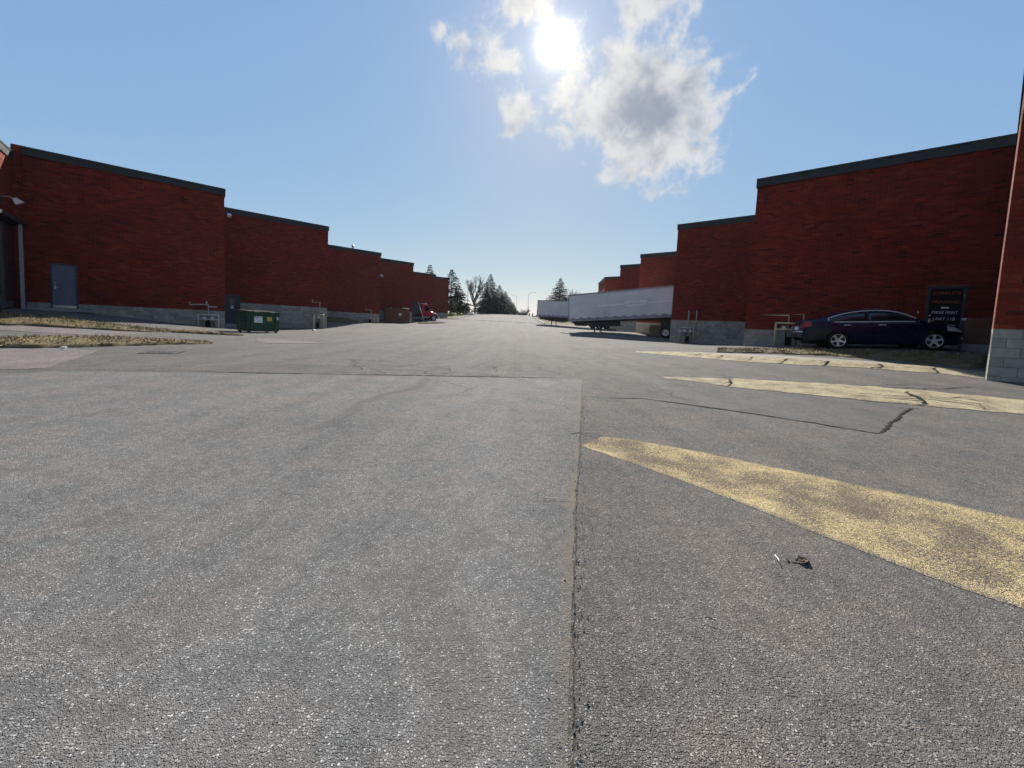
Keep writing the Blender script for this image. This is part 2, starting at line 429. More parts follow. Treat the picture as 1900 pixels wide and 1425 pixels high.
M = {}
M['asphalt'] = asphalt('asphalt_old', (1.07, 1.0, .925), .080, .162, .37, .15, .0048, 120.0)
M['asphalt_new'] = asphalt('asphalt_overlay', (1.035, 1.0, .955), .090, .160, .40, .15, .0026, 135.0, seam=True)
M['asphalt_pink'] = asphalt('asphalt_pale', (1.12, 1.0, .95), .10, .18, .38, .12, .0032)
M['asphalt_patch'] = asphalt('asphalt_patch', (1.05, 1.0, .96), .075, .135, .30, .08, .0030, 140.0)
PNT = dict(a=(.64, .50, .255, 1), b=(.56, .445, .235, 1), dirt=(.36, .24, .10, 1), stain=(.22, .135, .055, 1))
M['yellow_worn'] = asphalt('yellow_paint_worn', (1.04, .98, .92), .07, .15, .38, .10, .0058, paint=dict(PNT, edge=.60, base=.06))
M['yellow_kerb'] = asphalt('yellow_paint_kerb', (1.04, .98, .92), .10, .19, .36, .10, .0058, paint=dict(PNT, a=(.56, .475, .29, 1), b=(.50, .43, .28, 1), dirt=(.33, .26, .15, 1), edge=.10, base=.56))
M['crack'] = simple('crack_dark', (.016, .014, .012), .95, var=.4, nscale=20, spec=.1)
M['joint'] = simple('joint_dark', (.052, .043, .034), .95, var=.5, nscale=30, spec=.1)
M['seam_dirt'] = earth('seam_dirt', (.15, .125, .095), (.19, .165, .13), (.08, .066, .05), 18, .006)
M['concrete'] = simple('concrete_slab', (.36, .34, .31), .9, var=.14, nscale=3, dirt=(.20, .18, .15), spec=.2, bmp=.002)
M['concrete_pale'] = simple('concrete_pale', (.215, .203, .182), .9, var=.12, nscale=3, dirt=(.20, .18, .15), spec=.2, bmp=.002)
M['soil'] = earth('dry_turf', (.105, .082, .045), (.155, .125, .065), (.06, .047, .028), 2.2)
M['field'] = earth('field_grass', (.085, .085, .035), (.125, .11, .05), (.06, .06, .025), .35, .05)
M['blade'] = simple('dry_grass_blade', (.185, .142, .078), .8, var=.35, nscale=3, spec=.1)
M['blade_green'] = simple('green_grass_blade', (.10, .12, .035), .8, var=.3, nscale=2, spec=.1)
M['leaf_litter'] = simple('fallen_leaf', (.30, .20, .09), .8, var=.5, nscale=9, spec=.15)
M['brick1'] = brick_mat('brick_single', True); M['brick'] = brick_mat('brick_courses', False)
M['block1'] = block_mat('block_single', True); M['block'] = block_mat('block_courses', False)
M['brick_far'] = brick_panel('brick_pattern', .295, .095); M['block_far'] = brick_panel('block_pattern', .40, .20, True)
M['mortar'] = simple('mortar', (.15, .080, .062), .95, var=.15, nscale=5, spec=.1)
M['mortar_grey'] = simple('mortar_grey', (.24, .225, .20), .95, var=.15, nscale=5, spec=.1)
M['fascia'] = simple('charcoal_fascia', (.010, .014, .017), .55, var=.15, nscale=1.5)
M['roof'] = simple('roof_gravel', (.18, .175, .165), .95, var=.25, nscale=5)
M['door'] = simple('blue_grey_door', (.115, .145, .20), .5, var=.10, nscale=2, dirt=(.08, .09, .11))
M['frame'] = simple('dark_frame', (.035, .040, .055), .5, var=.12)
M['steel'] = simple('brushed_steel', (.55, .55, .55), .3, .9)
M['dark'] = simple('black_rubber', (.018, .018, .018), .85, var=.2, nscale=8, spec=.12)
M['gas_yellow'] = simple('cream_pipe', (.56, .46, .26), .55, var=.12, nscale=4, dirt=(.32, .24, .13))
M['gas_white'] = simple('grey_pipe', (.45, .43, .40), .55, var=.12, nscale=4, dirt=(.25, .22, .18))
M['meter'] = simple('meter_grey', (.34, .35, .35), .5, var=.1, nscale=9)
M['green'] = simple('dumpster_green', (.008, .052, .033), .5, var=.25, nscale=2.5, dirt=(.012, .022, .017))
M['brown'] = simple('dumpster_brown', (.16, .060, .035), .65, var=.25, nscale=1.8, dirt=(.09, .04, .025))
M['white'] = simple('white_plate', (.75, .77, .78), .5, var=.05)
M['yellow'] = simple('yellow_plate', (.62, .47, .04), .5, var=.08)
M['ink'] = simple('dark_print', (.05, .06, .06), .6, var=.1)
M['ink_white'] = simple('white_lettering', (.62, .64, .66), .5, var=.06)
M['ink_orange'] = simple('orange_lettering', (.42, .085, .03), .5, var=.1)
M['glass'] = simple('dark_glass', (.010, .014, .022), .06, var=.05, spec=.6)
M['blind'] = simple('door_glass', (.012, .014, .020), .12, var=.05, spec=.5)

# ------------------------------------------------------------------ ground
def poly_at(poly, t):
    L = [0.0]
    for a, b in zip(poly, poly[1:]): L.append(L[-1] + math.dist(a, b))
    s = t * L[-1]
    for i in range(len(poly) - 1):
        if s <= L[i + 1] or i == len(poly) - 2:
            k = (s - L[i]) / max(L[i + 1] - L[i], 1e-9)
            return tuple(poly[i][j] + (poly[i + 1][j] - poly[i][j]) * k for j in range(2))
def ruled(A, B, n, m, off=.006, jit=0.0, seed=1, skirt=.03, prof=None, closed_ends=True):
    """sheet between the plan polylines A and B, lying on the terrain; off may be a function of (u, v)"""
    rr = random.Random(seed); P = []; UV = []
    length = sum(math.dist(a, b) for a, b in zip(A, A[1:]))
    ja = [rr.gauss(0, jit) for _ in range(n + 1)]; jb = [rr.gauss(0, jit) for _ in range(n + 1)]
    for i in range(n + 1):
        u = i / n; a = poly_at(A, u); b = poly_at(B, u)
        w = max(math.dist(a, b), 1e-6); dx, dy = (b[0] - a[0]) / w, (b[1] - a[1]) / w
        a = (a[0] + dx * ja[i], a[1] + dy * ja[i]); b = (b[0] + dx * jb[i], b[1] + dy * jb[i])
        for j in range(m + 1):
            v = j / m; P.append((a[0] + (b[0] - a[0]) * v, a[1] + (b[1] - a[1]) * v, u, v)); UV.append((u * length, v))
    P = np.array(P); z = zg(P[:, 0], P[:, 1])
    if callable(off): z = z + np.array([off(u, v) for u, v in P[:, 2:]])
    else: z = z + off
    mb = MB(); mb.v = [(float(P[k, 0]), float(P[k, 1]), float(z[k])) for k in range(len(P))]; mb.uv = list(UV)
    W_ = m + 1
    for i in range(n):
        for j in range(m):
            mb.f.append((i * W_ + j, (i + 1) * W_ + j, (i + 1) * W_ + j + 1, i * W_ + j + 1)); mb.m.append(0)
    if skirt:
        rim = [i * W_ for i in range(n + 1)] + [n * W_ + j for j in range(1, m + 1)] + [i * W_ + m for i in range(n - 1, -1, -1)] + [j for j in range(m - 1, 0, -1)]
        o = len(mb.v)
        for k in rim: x, y, zz = mb.v[k]; mb.v.append((x, y, zz - skirt)); mb.uv.append(UV[k])
        for q in range(len(rim)):
            q2 = (q + 1) % len(rim); mb.f.append((rim[q], o + q, o + q2, rim[q2])); mb.m.append(0)
    return mb
def grid(xs, ys, zf):
    X, Y = np.meshgrid(np.array(xs, float), np.array(ys, float)); Z = zf(X, Y)
    mb = MB(); nx = len(xs)
    mb.v = list(zip(X.ravel().tolist(), Y.ravel().tolist(), Z.ravel().tolist()))
    mb.f = [(j * nx + i, j * nx + i + 1, (j + 1) * nx + i + 1, (j + 1) * nx + i) for j in range(len(ys) - 1) for i in range(nx - 1)]
    mb.m = [0] * len(mb.f); return mb
def steps(a, b, d): return [a + (b - a) * k / max(1, round((b - a) / d)) for k in range(max(1, round((b - a) / d)) + 1)]

far = [120, 200, 320, 480]
gx = [-v for v in far[::-1]] + steps(-70, 70, 2.0) + far
gy = [-300, -200, -110] + steps(-60, 190, 2.0) + [240, 320, 420, 560]
def zbase(x, y):
    z = zg(x, y)
    lot = (x > -29) & (x < 25) & (y > -17) & (y < 67); road = (x > -9.2) & (x < 3.8) & (y >= 66) & (y < 133)
    return z - np.where(lot, .16, np.where(road, .12, 0.0))
ground = struct(grid(gx, gy, zbase).build('ground', M['field'], fix=False, smooth=True))
lot = struct(grid(steps(-30, 26, .5), steps(-18, 68, .5), lambda x, y: zg(x, y)).build('pavement', M['asphalt'], fix=False, smooth=True))
mb = ruled([(-10.6, 68), (-10.4, 90), (-9.6, 134)], [(5.2, 68), (5.0, 90), (5.6, 134)], 44, 10, .03, skirt=.2)
road_far = struct(mb.build('road', M['asphalt'], fix=False, smooth=False))

# newer overlay on the left half of the drive
SEAM = [(.17, -14), (.16, -2), (.19, .9), (.22, 1.07), (.30, 1.54), (.42, 2.25), (.61, 3.22), (.98, 5.21), (1.57, 8.44)]
LEFT = [(-14, -14), (-12, -2), (-10.5, .9), (-10, 1.07), (-9.6, 1.54), (-9.2, 2.25), (-8.6, 3.22), (-7.9, 5.21), (-7.3, 6.1)]
overlay = struct(ruled(LEFT, SEAM, 120, 24, lambda u, v: .005, jit=.004, seed=3).build('asphalt_overlay', M['asphalt_new'], fix=False))
# the older pale surface at the far left
struct(ruled([(-11.6, 6.2), (-8.4, 5.7), (-7.75, 6.3)], [(-11.4, 8.6), (-10.9, 9.1), (-9.9, 9.2)], 12, 8, .005, jit=.03, seed=4).build('pale_asphalt', M['asphalt_pink'], fix=False))
# utility cut on the right
struct(ruled([(1.62, 6.22), (2.21, 6.27), (2.73, 5.94), (3.71, 5.18), (4.40, 4.51)], [(2.6, 7.2), (3.3, 7.3), (4.2, 7.25), (5.4, 6.75), (6.35, 6.05)], 40, 10, .005, jit=.012, seed=5).build('asphalt_patch', M['asphalt_patch'], fix=False))

def ribbon(path, w, off=.013, jit=.015, seed=0, step=.06, wj=.45):
    """thin irregular line lying on the ground"""
    rr = random.Random(seed); mb = MB(); L = sum(math.dist(a, b) for a, b in zip(path, path[1:])); n = max(4, int(L / step))
    pts = []; dj = 0.0
    for i in range(n + 1):
        p = poly_at(path, i / n); q = poly_at(path, min(1, i / n + .01)); r0 = poly_at(path, max(0, i / n - .01))
        d = Vector((q[0] - r0[0], q[1] - r0[1])).normalized(); nn = Vector((-d.y, d.x)); dj = dj * .7 + rr.gauss(0, jit)
        e = min(1, 6 * i / n + .15, 6 * (n - i) / n + .15)
        ww = w * e * (1 + rr.uniform(-wj, wj)) / 2
        for sg in (-1, 1):
            x, y = p[0] + nn.x * (dj + sg * ww), p[1] + nn.y * (dj + sg * ww); pts.append((x, y))
    P = np.array(pts); z = zg(P[:, 0], P[:, 1]) + off
    mb.v = [(float(a), float(b), float(c)) for (a, b), c in zip(pts, z)]
    mb.f = [(2 * i, 2 * i + 1, 2 * i + 3, 2 * i + 2) for i in range(n)]; mb.m = [0] * n
    return mb
def crack(path, w, parent=None, off=.012, jit=.015, seed=0, name='crack', m='crack', **k):
    return ribbon(path, w, off, jit, seed, **k).build(name, M[m], parent or lot, fix=False)
# dirt along the lower edge of the overlay, with the dark joint beside it
crack([(p[0] + .012, p[1]) for p in SEAM[1:]], .006, overlay, .0025, .002, 2, 'joint', 'joint', step=.025, wj=.8)
crack([(1.60, 8.46), (-1.6, 7.70), (-3.83, 7.03), (-5.57, 6.74)], .06, lot, .0085, .006, 3, step=.08)
crack([(-5.2, 6.9), (-6.3, 6.6), (-7.4, 6.2)], .016, lot, .0085, .01, 4)
crack([(2.21, 6.26), (2.73, 5.93), (3.71, 5.17), (4.40, 4.50)], .028, lot, .009, .008, 5)
crack([(4.40, 4.50), (5.1, 5.05), (5.9, 5.7), (6.42, 6.02)], .032, lot, .009, .012, 6)
crack([(1.15, 6.2), (1.6, 6.2), (2.25, 6.28)], .014, lot, .009, .012, 7)
crack([(2.95, 7.1), (2.75, 6.6), (3.0, 6.1)], .016, lot, .009, .02, 8)
crack([(.63, 3.95), (.82, 4.02), (1.0, 3.98)], .012, lot, .009, .012, 9)
rr = random.Random(12)
for k in range(26):     # crazed old surface beyond the overlay
    x, y = rr.uniform(-4.5, .8), 0; y = 7.6 + .2 * x + rr.uniform(.25, 2.2); a = rr.uniform(-.6, .6) + (1.57 if rr.random() < .4 else 0)
    pts = [(x, y)]
    for q in range(3): a += rr.uniform(-.7, .7); pts.append((pts[-1][0] + .35 * math.cos(a), pts[-1][1] + .35 * math.sin(a)))
    crack(pts, .016, lot, .008, .015, 40 + k)
crack([(-4.2, 9.66), (-3.4, 9.8), (-2.9, 9.7)], .03, lot, .008, .01, 71)
crack([(-3.31, 10.96), (-3.0, 11.0)], .035, lot, .008, .01, 72)
crack([(-4.9, 8.3), (-3.8, 8.1)], .02, lot, .008, .01, 73)
crack([(7.2, 7.7), (8.2, 7.5), (9.2, 7.65)], .03, lot, .009, .03, 74)
crack([(7.6, 8.0), (8.4, 7.9), (8.8, 7.6)], .02, lot, .009, .03, 75)
crack([(-1.9, 7.35), (-1.2, 7.0), (-.6, 6.4), (-.9, 5.6)], .010, overlay, .0075, .02, 76)

# worn yellow wedges between the loading bays
def wedge(lo, hi, n, m, hgt, matk, name, jit, seed):
    def off(u, v):
        k = min(1, u * 4 + .1)
        return .002 if hgt < .05 else .006 + hgt * k * (v ** .9 if v < .8 else .8 ** .9 + .0)
    o = ruled(lo, hi, n, m, off, jit=jit, seed=seed, skirt=.14 if hgt else 0).build(name, M[matk], fix=False); return struct(o)
S1lo = [(.69, 3.56), (1.14, 3.05), (1.52, 2.55), (1.77, 2.16), (2.02, 1.80), (2.24, 1.57), (3.0, .75)]
S1hi = [(.98, 3.92), (1.26, 3.88), (1.83, 3.57), (2.48, 3.10), (2.99, 2.73), (3.37, 2.43), (4.7, 1.35)]
stripe1 = wedge(S1lo, S1hi, 70, 16, .0, 'yellow_worn', 'yellow_stripe', .005, 21)
S2lo = [(3.58, 9.0), (4.18, 8.41), (4.45, 7.93), (5.5, 7.04), (6.58, 6.17), (7.56, 5.6), (9.6, 4.3)]
S2hi = [(3.68, 9.2), (5.07, 8.73), (5.79, 8.36), (6.75, 7.83), (7.63, 7.2), (8.46, 6.3), (10.4, 5.0)]
stripe2 = wedge(S2lo, S2hi, 60, 10, .07, 'yellow_kerb', 'yellow_kerb', .03, 22)
S3lo = [(5.43, 16.86), (6.34, 14.59), (7.04, 12.85), (7.69, 11.64), (8.39, 10.86), (9.2, 10.08), (9.84, 9.30), (10.27, 8.32)]
S3hi = [(5.63, 17.49), (6.76, 15.57), (7.55, 13.82), (8.2, 12.44), (8.84, 11.46), (9.55, 10.48), (10.2, 9.66), (10.74, 8.72)]
stripe3 = wedge(S3lo, S3hi, 70, 8, .10, 'yellow_kerb', 'yellow_kerb', .045, 23)
# sunlit paving behind the far kerb, its brightness put into a pale sheet
struct(ruled([(x + .05, y + .1) for x, y in S3hi[1:]], [(7.3, 16.3), (8.3, 14.5), (9.0, 13.3), (9.5, 12.3), (10.1, 11.2), (10.6, 10.3), (10.75, 9.3)], 30, 4, .012, jit=.02, seed=24).build('sunlit_strip', M['concrete_pale'], fix=False))
for k, (path, w) in enumerate([([(4.45, 7.93), (4.75, 8.3), (4.9, 8.75), (5.2, 9.05)], .05), ([(3.9, 8.95), (4.3, 8.5), (4.6, 8.2)], .03), ([(6.6, 6.2), (6.9, 6.55), (7.1, 6.9), (7.5, 7.2)], .05), ([(6.75, 6.6), (7.15, 6.55), (7.35, 6.3), (7.25, 5.9)], .045),
                               ([(6.2, 6.9), (6.6, 6.75), (6.9, 6.6)], .03), ([(7.1, 6.9), (7.4, 6.6), (7.8, 6.3)], .03), ([(6.0, 6.7), (6.4, 6.45), (6.75, 6.2)], .03), ([(5.1, 8.75), (6.0, 8.27), (6.8, 7.83), (7.6, 7.25)], .035)]):
    ribbon(path, w, .062 if k not in (1,) else .05, .035, 90 + k).build('crack', M['crack'], stripe2, fix=False)
for k in range(7):
    u = .3 + .1 * k; a = poly_at(S3lo, u); b = poly_at(S3hi, u + .02)
    ribbon([a, ((a[0] + b[0]) / 2 + .1, (a[1] + b[1]) / 2), b], .05, .085, .05, 110 + k).build('crack', M['crack'], stripe3, fix=False)

# concrete: apron by the bin, edging by the trailers
struct(ruled([(-10.6, 15.9), (-9.4, 15.95), (-8.7, 15.87), (-7.3, 14.92)], [(-9.6, 14.4), (-9.2, 14.0), (-8.73, 13.68), (-8.0, 14.2)], 10, 5, .009, jit=.02, seed=31).build('concrete_apron', M['asphalt_pink'], fix=False))
struct(ruled([(4.83, 39.16), (6.25, 36.24), (7.57, 34.17), (9.08, 32.7), (10.31, 31.96), (11.6, 31.4)], [(5.15, 39.5), (6.55, 36.55), (7.85, 34.5), (9.3, 33.0), (10.5, 32.3), (11.8, 31.7)], 30, 3, lambda u, v: .07, skirt=.2, seed=32).build('concrete_edging', M['concrete_pale'], fix=False))
struct(ruled([(-30, 9.6), (-16, 11.6), (-13.2, 12.6)], [(-30, 12.6), (-17.4, 12.9), (-13.9, 14.6)], 16, 6, .008, seed=33, jit=.02).build('pale_drive', M['asphalt_pink'], fix=False))

# turf banks
def bank(lo, hi, n, m, hgt, seed, blades, tall, litter=0, green=.2, name='grass_bank', hump=True):
    def off(u, v):
        k = min(1, (1 - u) * 3 + .05) if hump else 1
        return .02 + hgt * k * math.sin(math.pi * (.08 + .84 * v)) + .02 * math.sin(u * 40 + v * 9) * k
    g = struct(ruled(lo, hi, n, m, off, jit=.05, seed=seed, skirt=.2).build(name, M['soil'], fix=False, smooth=True))
    rr = random.Random(seed); mb = MB()
    for _ in range(blades):
        u, v = rr.random(), rr.uniform(.02, .98); a = poly_at(lo, u); b = poly_at(hi, u)
        x, y = a[0] + (b[0] - a[0]) * v, a[1] + (b[1] - a[1]) * v
        k = abs(math.sin(x * 2.3 + math.sin(y * 1.7)) * math.cos(y * 1.9 - x))
        if rr.random() > .25 + k: continue
        z = float(_zc(x, y)) + off(u, v) - .01; t = rr.uniform(0, 6.28); hh = tall * (.35 + 1.5 * rr.random() ** 2.5); w = .008 + .008 * rr.random()
        lx, ly = rr.gauss(0, .5) * hh, rr.gauss(0, .5) * hh
        mb.add([(x - w * math.cos(t), y - w * math.sin(t), z), (x + w * math.cos(t), y + w * math.sin(t), z), (x + lx, y + ly, z + hh)], [(0, 1, 2)], 1 if rr.random() < green else 0)
    if mb.v:
        stuff(mb.build('grass', [M['blade'], M['blade_green']], g, fix=False))
    if litter:
        mb = MB()
        for _ in range(litter):
            u, v = rr.random(), rr.betavariate(1.2, 1.2); a = poly_at(lo, u); b = poly_at(hi, u)
            x, y = a[0] + (b[0] - a[0]) * v, a[1] + (b[1] - a[1]) * v; z = float(_zc(x, y)) + off(u, v) + .012
            t = rr.uniform(0, 6.28); r_ = rr.uniform(.02, .05); q = [Vector((math.cos(t + i * 1.57) * r_ * (1 if i % 2 else .55), math.sin(t + i * 1.57) * r_ * (1 if i % 2 else .55), rr.uniform(-.012, .02))) for i in range(4)]
            mb.add([(x + p.x, y + p.y, z + p.z) for p in q], [(0, 1, 2, 3)])
        stuff(mb.build('fallen_leaves', M['leaf_litter'], g, fix=False))
    return g
_zx = np.arange(-32, 28.01, .5); _zy = np.arange(-20, 140.01, .5); _ZT = zg(*np.meshgrid(_zx, _zy))
def _zc(x, y):      # table look-up of the terrain height
    i = min(max((x + 32) / .5, 0), len(_zx) - 1.001); j = min(max((y + 20) / .5, 0), len(_zy) - 1.001); a, b = int(i), int(j); p, q = i - a, j - b
    return (_ZT[b, a] * (1 - p) + _ZT[b, a + 1] * p) * (1 - q) + (_ZT[b + 1, a] * (1 - p) + _ZT[b + 1, a + 1] * p) * q
bank([(-13.9, 6.4), (-11.37, 8.5), (-10.9, 9.11), (-10.6, 10.04), (-10.23, 11.19), (-9.67, 12.39)], [(-16.0, 7.8), (-12.88, 9.64), (-12.78, 10.69), (-12.2, 11.57), (-11.13, 12.18), (-9.97, 12.77)], 40, 10, .15, 51, 6500, .06, 900, .12)
bank([(-22, 10.4), (-16.88, 12.64), (-16.56, 13.24), (-15.83, 13.57), (-15.21, 14.06), (-14.57, 14.6), (-14.0, 15.81)], [(-24, 13.2), (-19.71, 14.78), (-19.08, 15.27), (-18.03, 15.47), (-17.12, 15.82), (-16.06, 16.1), (-15.0, 16.6)], 40, 10, .14, 52, 7000, .09, 250, .25)
bank([(-14.4, 15.5), (-13.2, 16.35), (-12.07, 17.17)], [(-14.7, 16.3), (-13.5, 17.0), (-12.2, 17.5)], 24, 5, .06, 53, 700, .06, 900, .1)
bank([(8.14, 15.3), (9.16, 13.93), (9.88, 12.83), (10.33, 12.1), (10.77, 11.14), (11.2, 10.29), (11.55, 9.45)], [(8.78, 16.4), (10.0, 15.2), (11.0, 14.3), (11.6, 13.4), (12.5, 12.6), (13.5, 12.0), (14.6, 11.8)], 40, 9, .05, 54, 7000, .07, 150, .18, hump=False)
bank([(-17.9, 37.5), (-16.9, 38.3), (-15.9, 39.6)], [(-20.5, 38.6), (-19.0, 40.0), (-17.0, 41.0)], 16, 6, .25, 55, 1800, .12, 60, .35)
bank([(-12.97, 52.5), (-11.2, 51.0), (-9.6, 52.4)], [(-13.2, 56.3), (-11.6, 56.8), (-9.5, 55.4)], 14, 6, .12, 56, 1500, .12, 60, .35)

# ------------------------------------------------------------------ warehouses
AL, AR = R(40), R(-40)
LC = [(-17.85, 12.0), (-17.0, 22.7), (-16.15, 33.4), (-15.3, 44.0), (-14.4, 54.7), (-13.5, 65.7), (-12.8, 74.8)]
RC = [(10.16, 8.2), (10.96, 18.3), (11.8, 29.0), (12.7, 40.0), (13.55, 50.7), (14.6, 63.5)]
LZ = [(.9, 7.72), (1.08, 8.08), (1.78, 8.68), (1.60, 8.46), (2.18, 9.09), (2.55, 8.94), (2.75, 9.49)]
RZ = [(1.52, 7.95), (1.45, 8.34), (2.07, 9.06), (2.0, 8.93), (2.5, 9.52), (2.8, 9.63)]
WL, WR = 7.65, 7.52
class Frame:
    """a vertical wall plane: x along, o outward, z up"""
    def __init__(s, O, ang, base): s.O = O; s.a = ang; s.base = Vector(base); s.ex = Vector((math.cos(ang), math.sin(ang), 0)); s.en = Vector((math.sin(ang), -math.cos(ang), 0))
    def w(s, x, o, z): return Vector((s.O[0], s.O[1], 0)) + s.ex * x + s.en * o + Vector((0, 0, z))
    def p(s, x, o, z): return s.w(x, o, z) - s.base
    def box(s, mb, x0, x1, o0, o1, z0, z1, m=0, noback=False):
        vs = [s.p(x, o, z) for z in (z0, z1) for (x, o) in ((x0, o1), (x1, o1), (x1, o0), (x0, o0))]
        fs = [(0, 3, 2, 1), (4, 5, 6, 7), (0, 1, 5, 4), (1, 2, 6, 5), (3, 0, 4, 7)] + ([] if noback else [(2, 3, 7, 6)])
        mb.add(vs, fs, m); return len(fs)
def rects(x0, x1, z0, z1, holes):
    hs = sorted([h for h in holes if h[1] > x0 and h[0] < x1 and h[3] > z0 and h[2] < z1])
    out = []; cur = x0
    for a, b, c, d in hs:
        if a > cur: out.append((cur, a, z0, z1))
        if c > z0: out.append((a, b, z0, c))
        if d < z1: out.append((a, b, d, z1))
        cur = b
    if cur < x1: out.append((cur, x1, z0, z1))
    return out
_pm = {}
def piece_mesh(kind, l, h, d, m):
    k = (kind, round(l, 3), round(h, 3))
    if k not in _pm:
        mb = MB(); mb.box((0, 0, 0), (l, d, h)); me = mb.mesh(kind, m)
        bm = bmesh.new(); bm.from_mesh(me); bmesh.ops.recalc_face_normals(bm, faces=bm.faces)
        bmesh.ops.bevel(bm, geom=[e for e in bm.edges], offset=.004, segments=1, affect='EDGES'); bm.to_mesh(me); bm.free(); _pm[k] = me
    return _pm[k]
def pieces(unit, fr, x0, x1, z0, z1, kind, L, H, gap, holes, nind, depth=.10, seed=0, zvis=-9):
    """lay courses of brick or block; the nind nearest to the lens are single parts, the rest one joined part"""
    rr = random.Random(seed); lst = []; z = z0; row = 0
    while z < z1 - .02:
        h = min(H - gap, z1 - z); x = x0 - (L / 2 if row % 2 else 0)
        while x < x1:
            segs = [(max(x, x0), min(x + L - gap, x1))]
            for a, b, c, d in holes:
                if z + h > c + .01 and z < d - .01:
                    ns = []
                    for s0, s1 in segs:
                        if s1 <= a or s0 >= b: ns.append((s0, s1))
                        else:
                            if s0 < a: ns.append((s0, a))
                            if s1 > b: ns.append((b, s1))
                    segs = ns
            for s0, s1 in segs:
                if s1 - s0 > .02: lst.append((s0, s1, z, z + h))
            x += L
        z += H; row += 1
    cp = Vector((0, 0, CAM_H))
    def key(q):
        c = fr.w((q[0] + q[1]) / 2, 0, (q[2] + q[3]) / 2)
        return (0 if q[3] > zvis else 1, (c - cp).length)
    lst.sort(key=key)
    sm = M['brick1'] if kind == 'brick' else M['block1']; jm = M['brick'] if kind == 'brick' else M['block']
    for a, b, c, d in lst[:nind]:
        o = rr.uniform(-.0025, .003)
        ob = link(kind, piece_mesh(kind, b - a, d - c, depth, sm), unit, fr.p((a + b) / 2, o - depth / 2, (c + d) / 2), (0, 0, fr.a + rr.gauss(0, .002)))
    mb = MB()
    for a, b, c, d in lst[nind:]:
        o = rr.uniform(-.0025, .003); n = fr.box(mb, a, b, -depth, o, c, d, noback=True); mb.rnd += [rr.random()] * n
    if mb.v: stuff(mb.build(kind + '_courses', jm, unit, fix=False))
def panel(unit, fr, x0, x1, z0, z1, holes, name, m, o0=-.12, o1=-.010):
    mb = MB(); mb.uv = []
    for a, b, c, d in rects(x0, x1, z0, z1, holes):
        fr.box(mb, a, b, o0, o1, c, d); mb.uv += [(x, z) for z in (c, d) for x in (a, b, b, a)]
    return mb.build(name, m, unit, fix=False)
FH = .37
def facing(unit, fr, x0, x1, zb, zr, zlow, holes, mode, seed, nbrick=0, nblock=0, bvis=-9):
    top = zr - FH
    if mode == 'real':
        panel(unit, fr, x0, x1, zb, top, holes, 'mortar_bed', M['mortar']); panel(unit, fr, x0, x1, zlow, zb, holes, 'mortar_bed', M['mortar_grey'])
        pieces(unit, fr, x0, x1, zb, top, 'brick', .295, .095, .010, holes, nbrick, seed=seed, zvis=zb)
        pieces(unit, fr, x0, x1, zb - .2 * math.ceil((zb - zlow) / .2), zb - .008, 'block', .40, .20, .010, holes, nblock, seed=seed + 1, zvis=bvis)
    else:
        panel(unit, fr, x0, x1, zb, top, holes, 'brick_facing', M['brick_far'], o1=0.0); panel(unit, fr, x0, x1, zlow, zb, holes, 'block_facing', M['block_far'], o1=0.0)
def fascia(unit, fr, x0, x1, zr, name='fascia', proud=.06, drop=0.0):
    mb = MB(); fr.box(mb, x0, x1, -.30, proud, zr - FH - drop, zr - .05 - drop); mb.build(name, M['fascia'], unit)
    mb = MB(); fr.box(mb, x0, x1, -.31, proud + .025, zr - .05 - drop, zr + .01 - drop); mb.build('coping', M['fascia'], unit)
    n = int((x1 - x0) / 3.0)
    for k in range(1, n + 1):       # joint covers of the metal sheets
        mb = MB(); x = x0 + (x1 - x0) * k / (n + 1); fr.box(mb, x - .03, x + .03, proud, proud + .006, zr - FH - drop + .004, zr - .055 - drop); mb.build('fascia_joint', M['fascia'], unit)
def door_part(unit, fr, x0, x1, z0, z1, handle_left=True, m='door', fm='frame', sill=True, window=False):
    mb = MB(); w = .055
    fr.box(mb, x0, x0 + w, -.11, .012, z0, z1); fr.box(mb, x1 - w, x1, -.11, .012, z0, z1); fr.box(mb, x0 + w, x1 - w, -.11, .012, z1 - w, z1)
    f = mb.build('door_frame', M[fm], unit)
    mb = MB(); fr.box(mb, x0 + w, x1 - w, -.10, -.045, z0 + .03, z1 - w); d = mb.build('door', M[m], unit)
    hx = x0 + w + .09 if handle_left else x1 - w - .09; zh = z0 + 1.02
    mb = MB(); fr.box(mb, hx - .03, hx + .03, -.045, -.035, zh - .09, zh + .09)
    mb.tube([fr.p(hx, -.04, zh), fr.p(hx, .02, zh), fr.p(hx + (.11 if handle_left else -.11), .02, zh)], .013, 8); mb.build('handle', M['steel'], d)
    mb = MB(); mb.tube([fr.p(hx, -.045, zh + .2), fr.p(hx, -.025, zh + .2)], .03, 12); mb.build('lock', M['steel'], d)
    for zz in (z0 + .3, z0 + 1.1, z1 - .35):
        mb = MB(); xx = (x1 - w) if handle_left else (x0 + w); mb.tube([fr.p(xx, -.04, zz - .05), fr.p(xx, -.04, zz + .05)], .011, 8); mb.build('hinge', M['steel'], d)
    if window:
        mb = MB(); xm = (x0 + x1) / 2; fr.box(mb, xm - .13, xm + .13, -.045, -.039, z1 - .85, z1 - .25); mb.build('pane', M['blind'], d)
        mb = MB(); fr.box(mb, xm - .10, xm + .06, -.039, -.034, z0 + 1.42, z0 + 1.62); mb.build('notice', M['white'], d)
    if sill:
        mb = MB(); fr.box(mb, x0 - .05, x1 + .05, -.12, .12, z0 - .05, z0 + .015); mb.build('threshold', M['concrete'], unit)
        mb = MB(); fr.box(mb, x0 + w, x1 - w, -.05, -.035, z0 + .04, z0 + .16); mb.build('kick_plate', M['steel'], d)
    return d
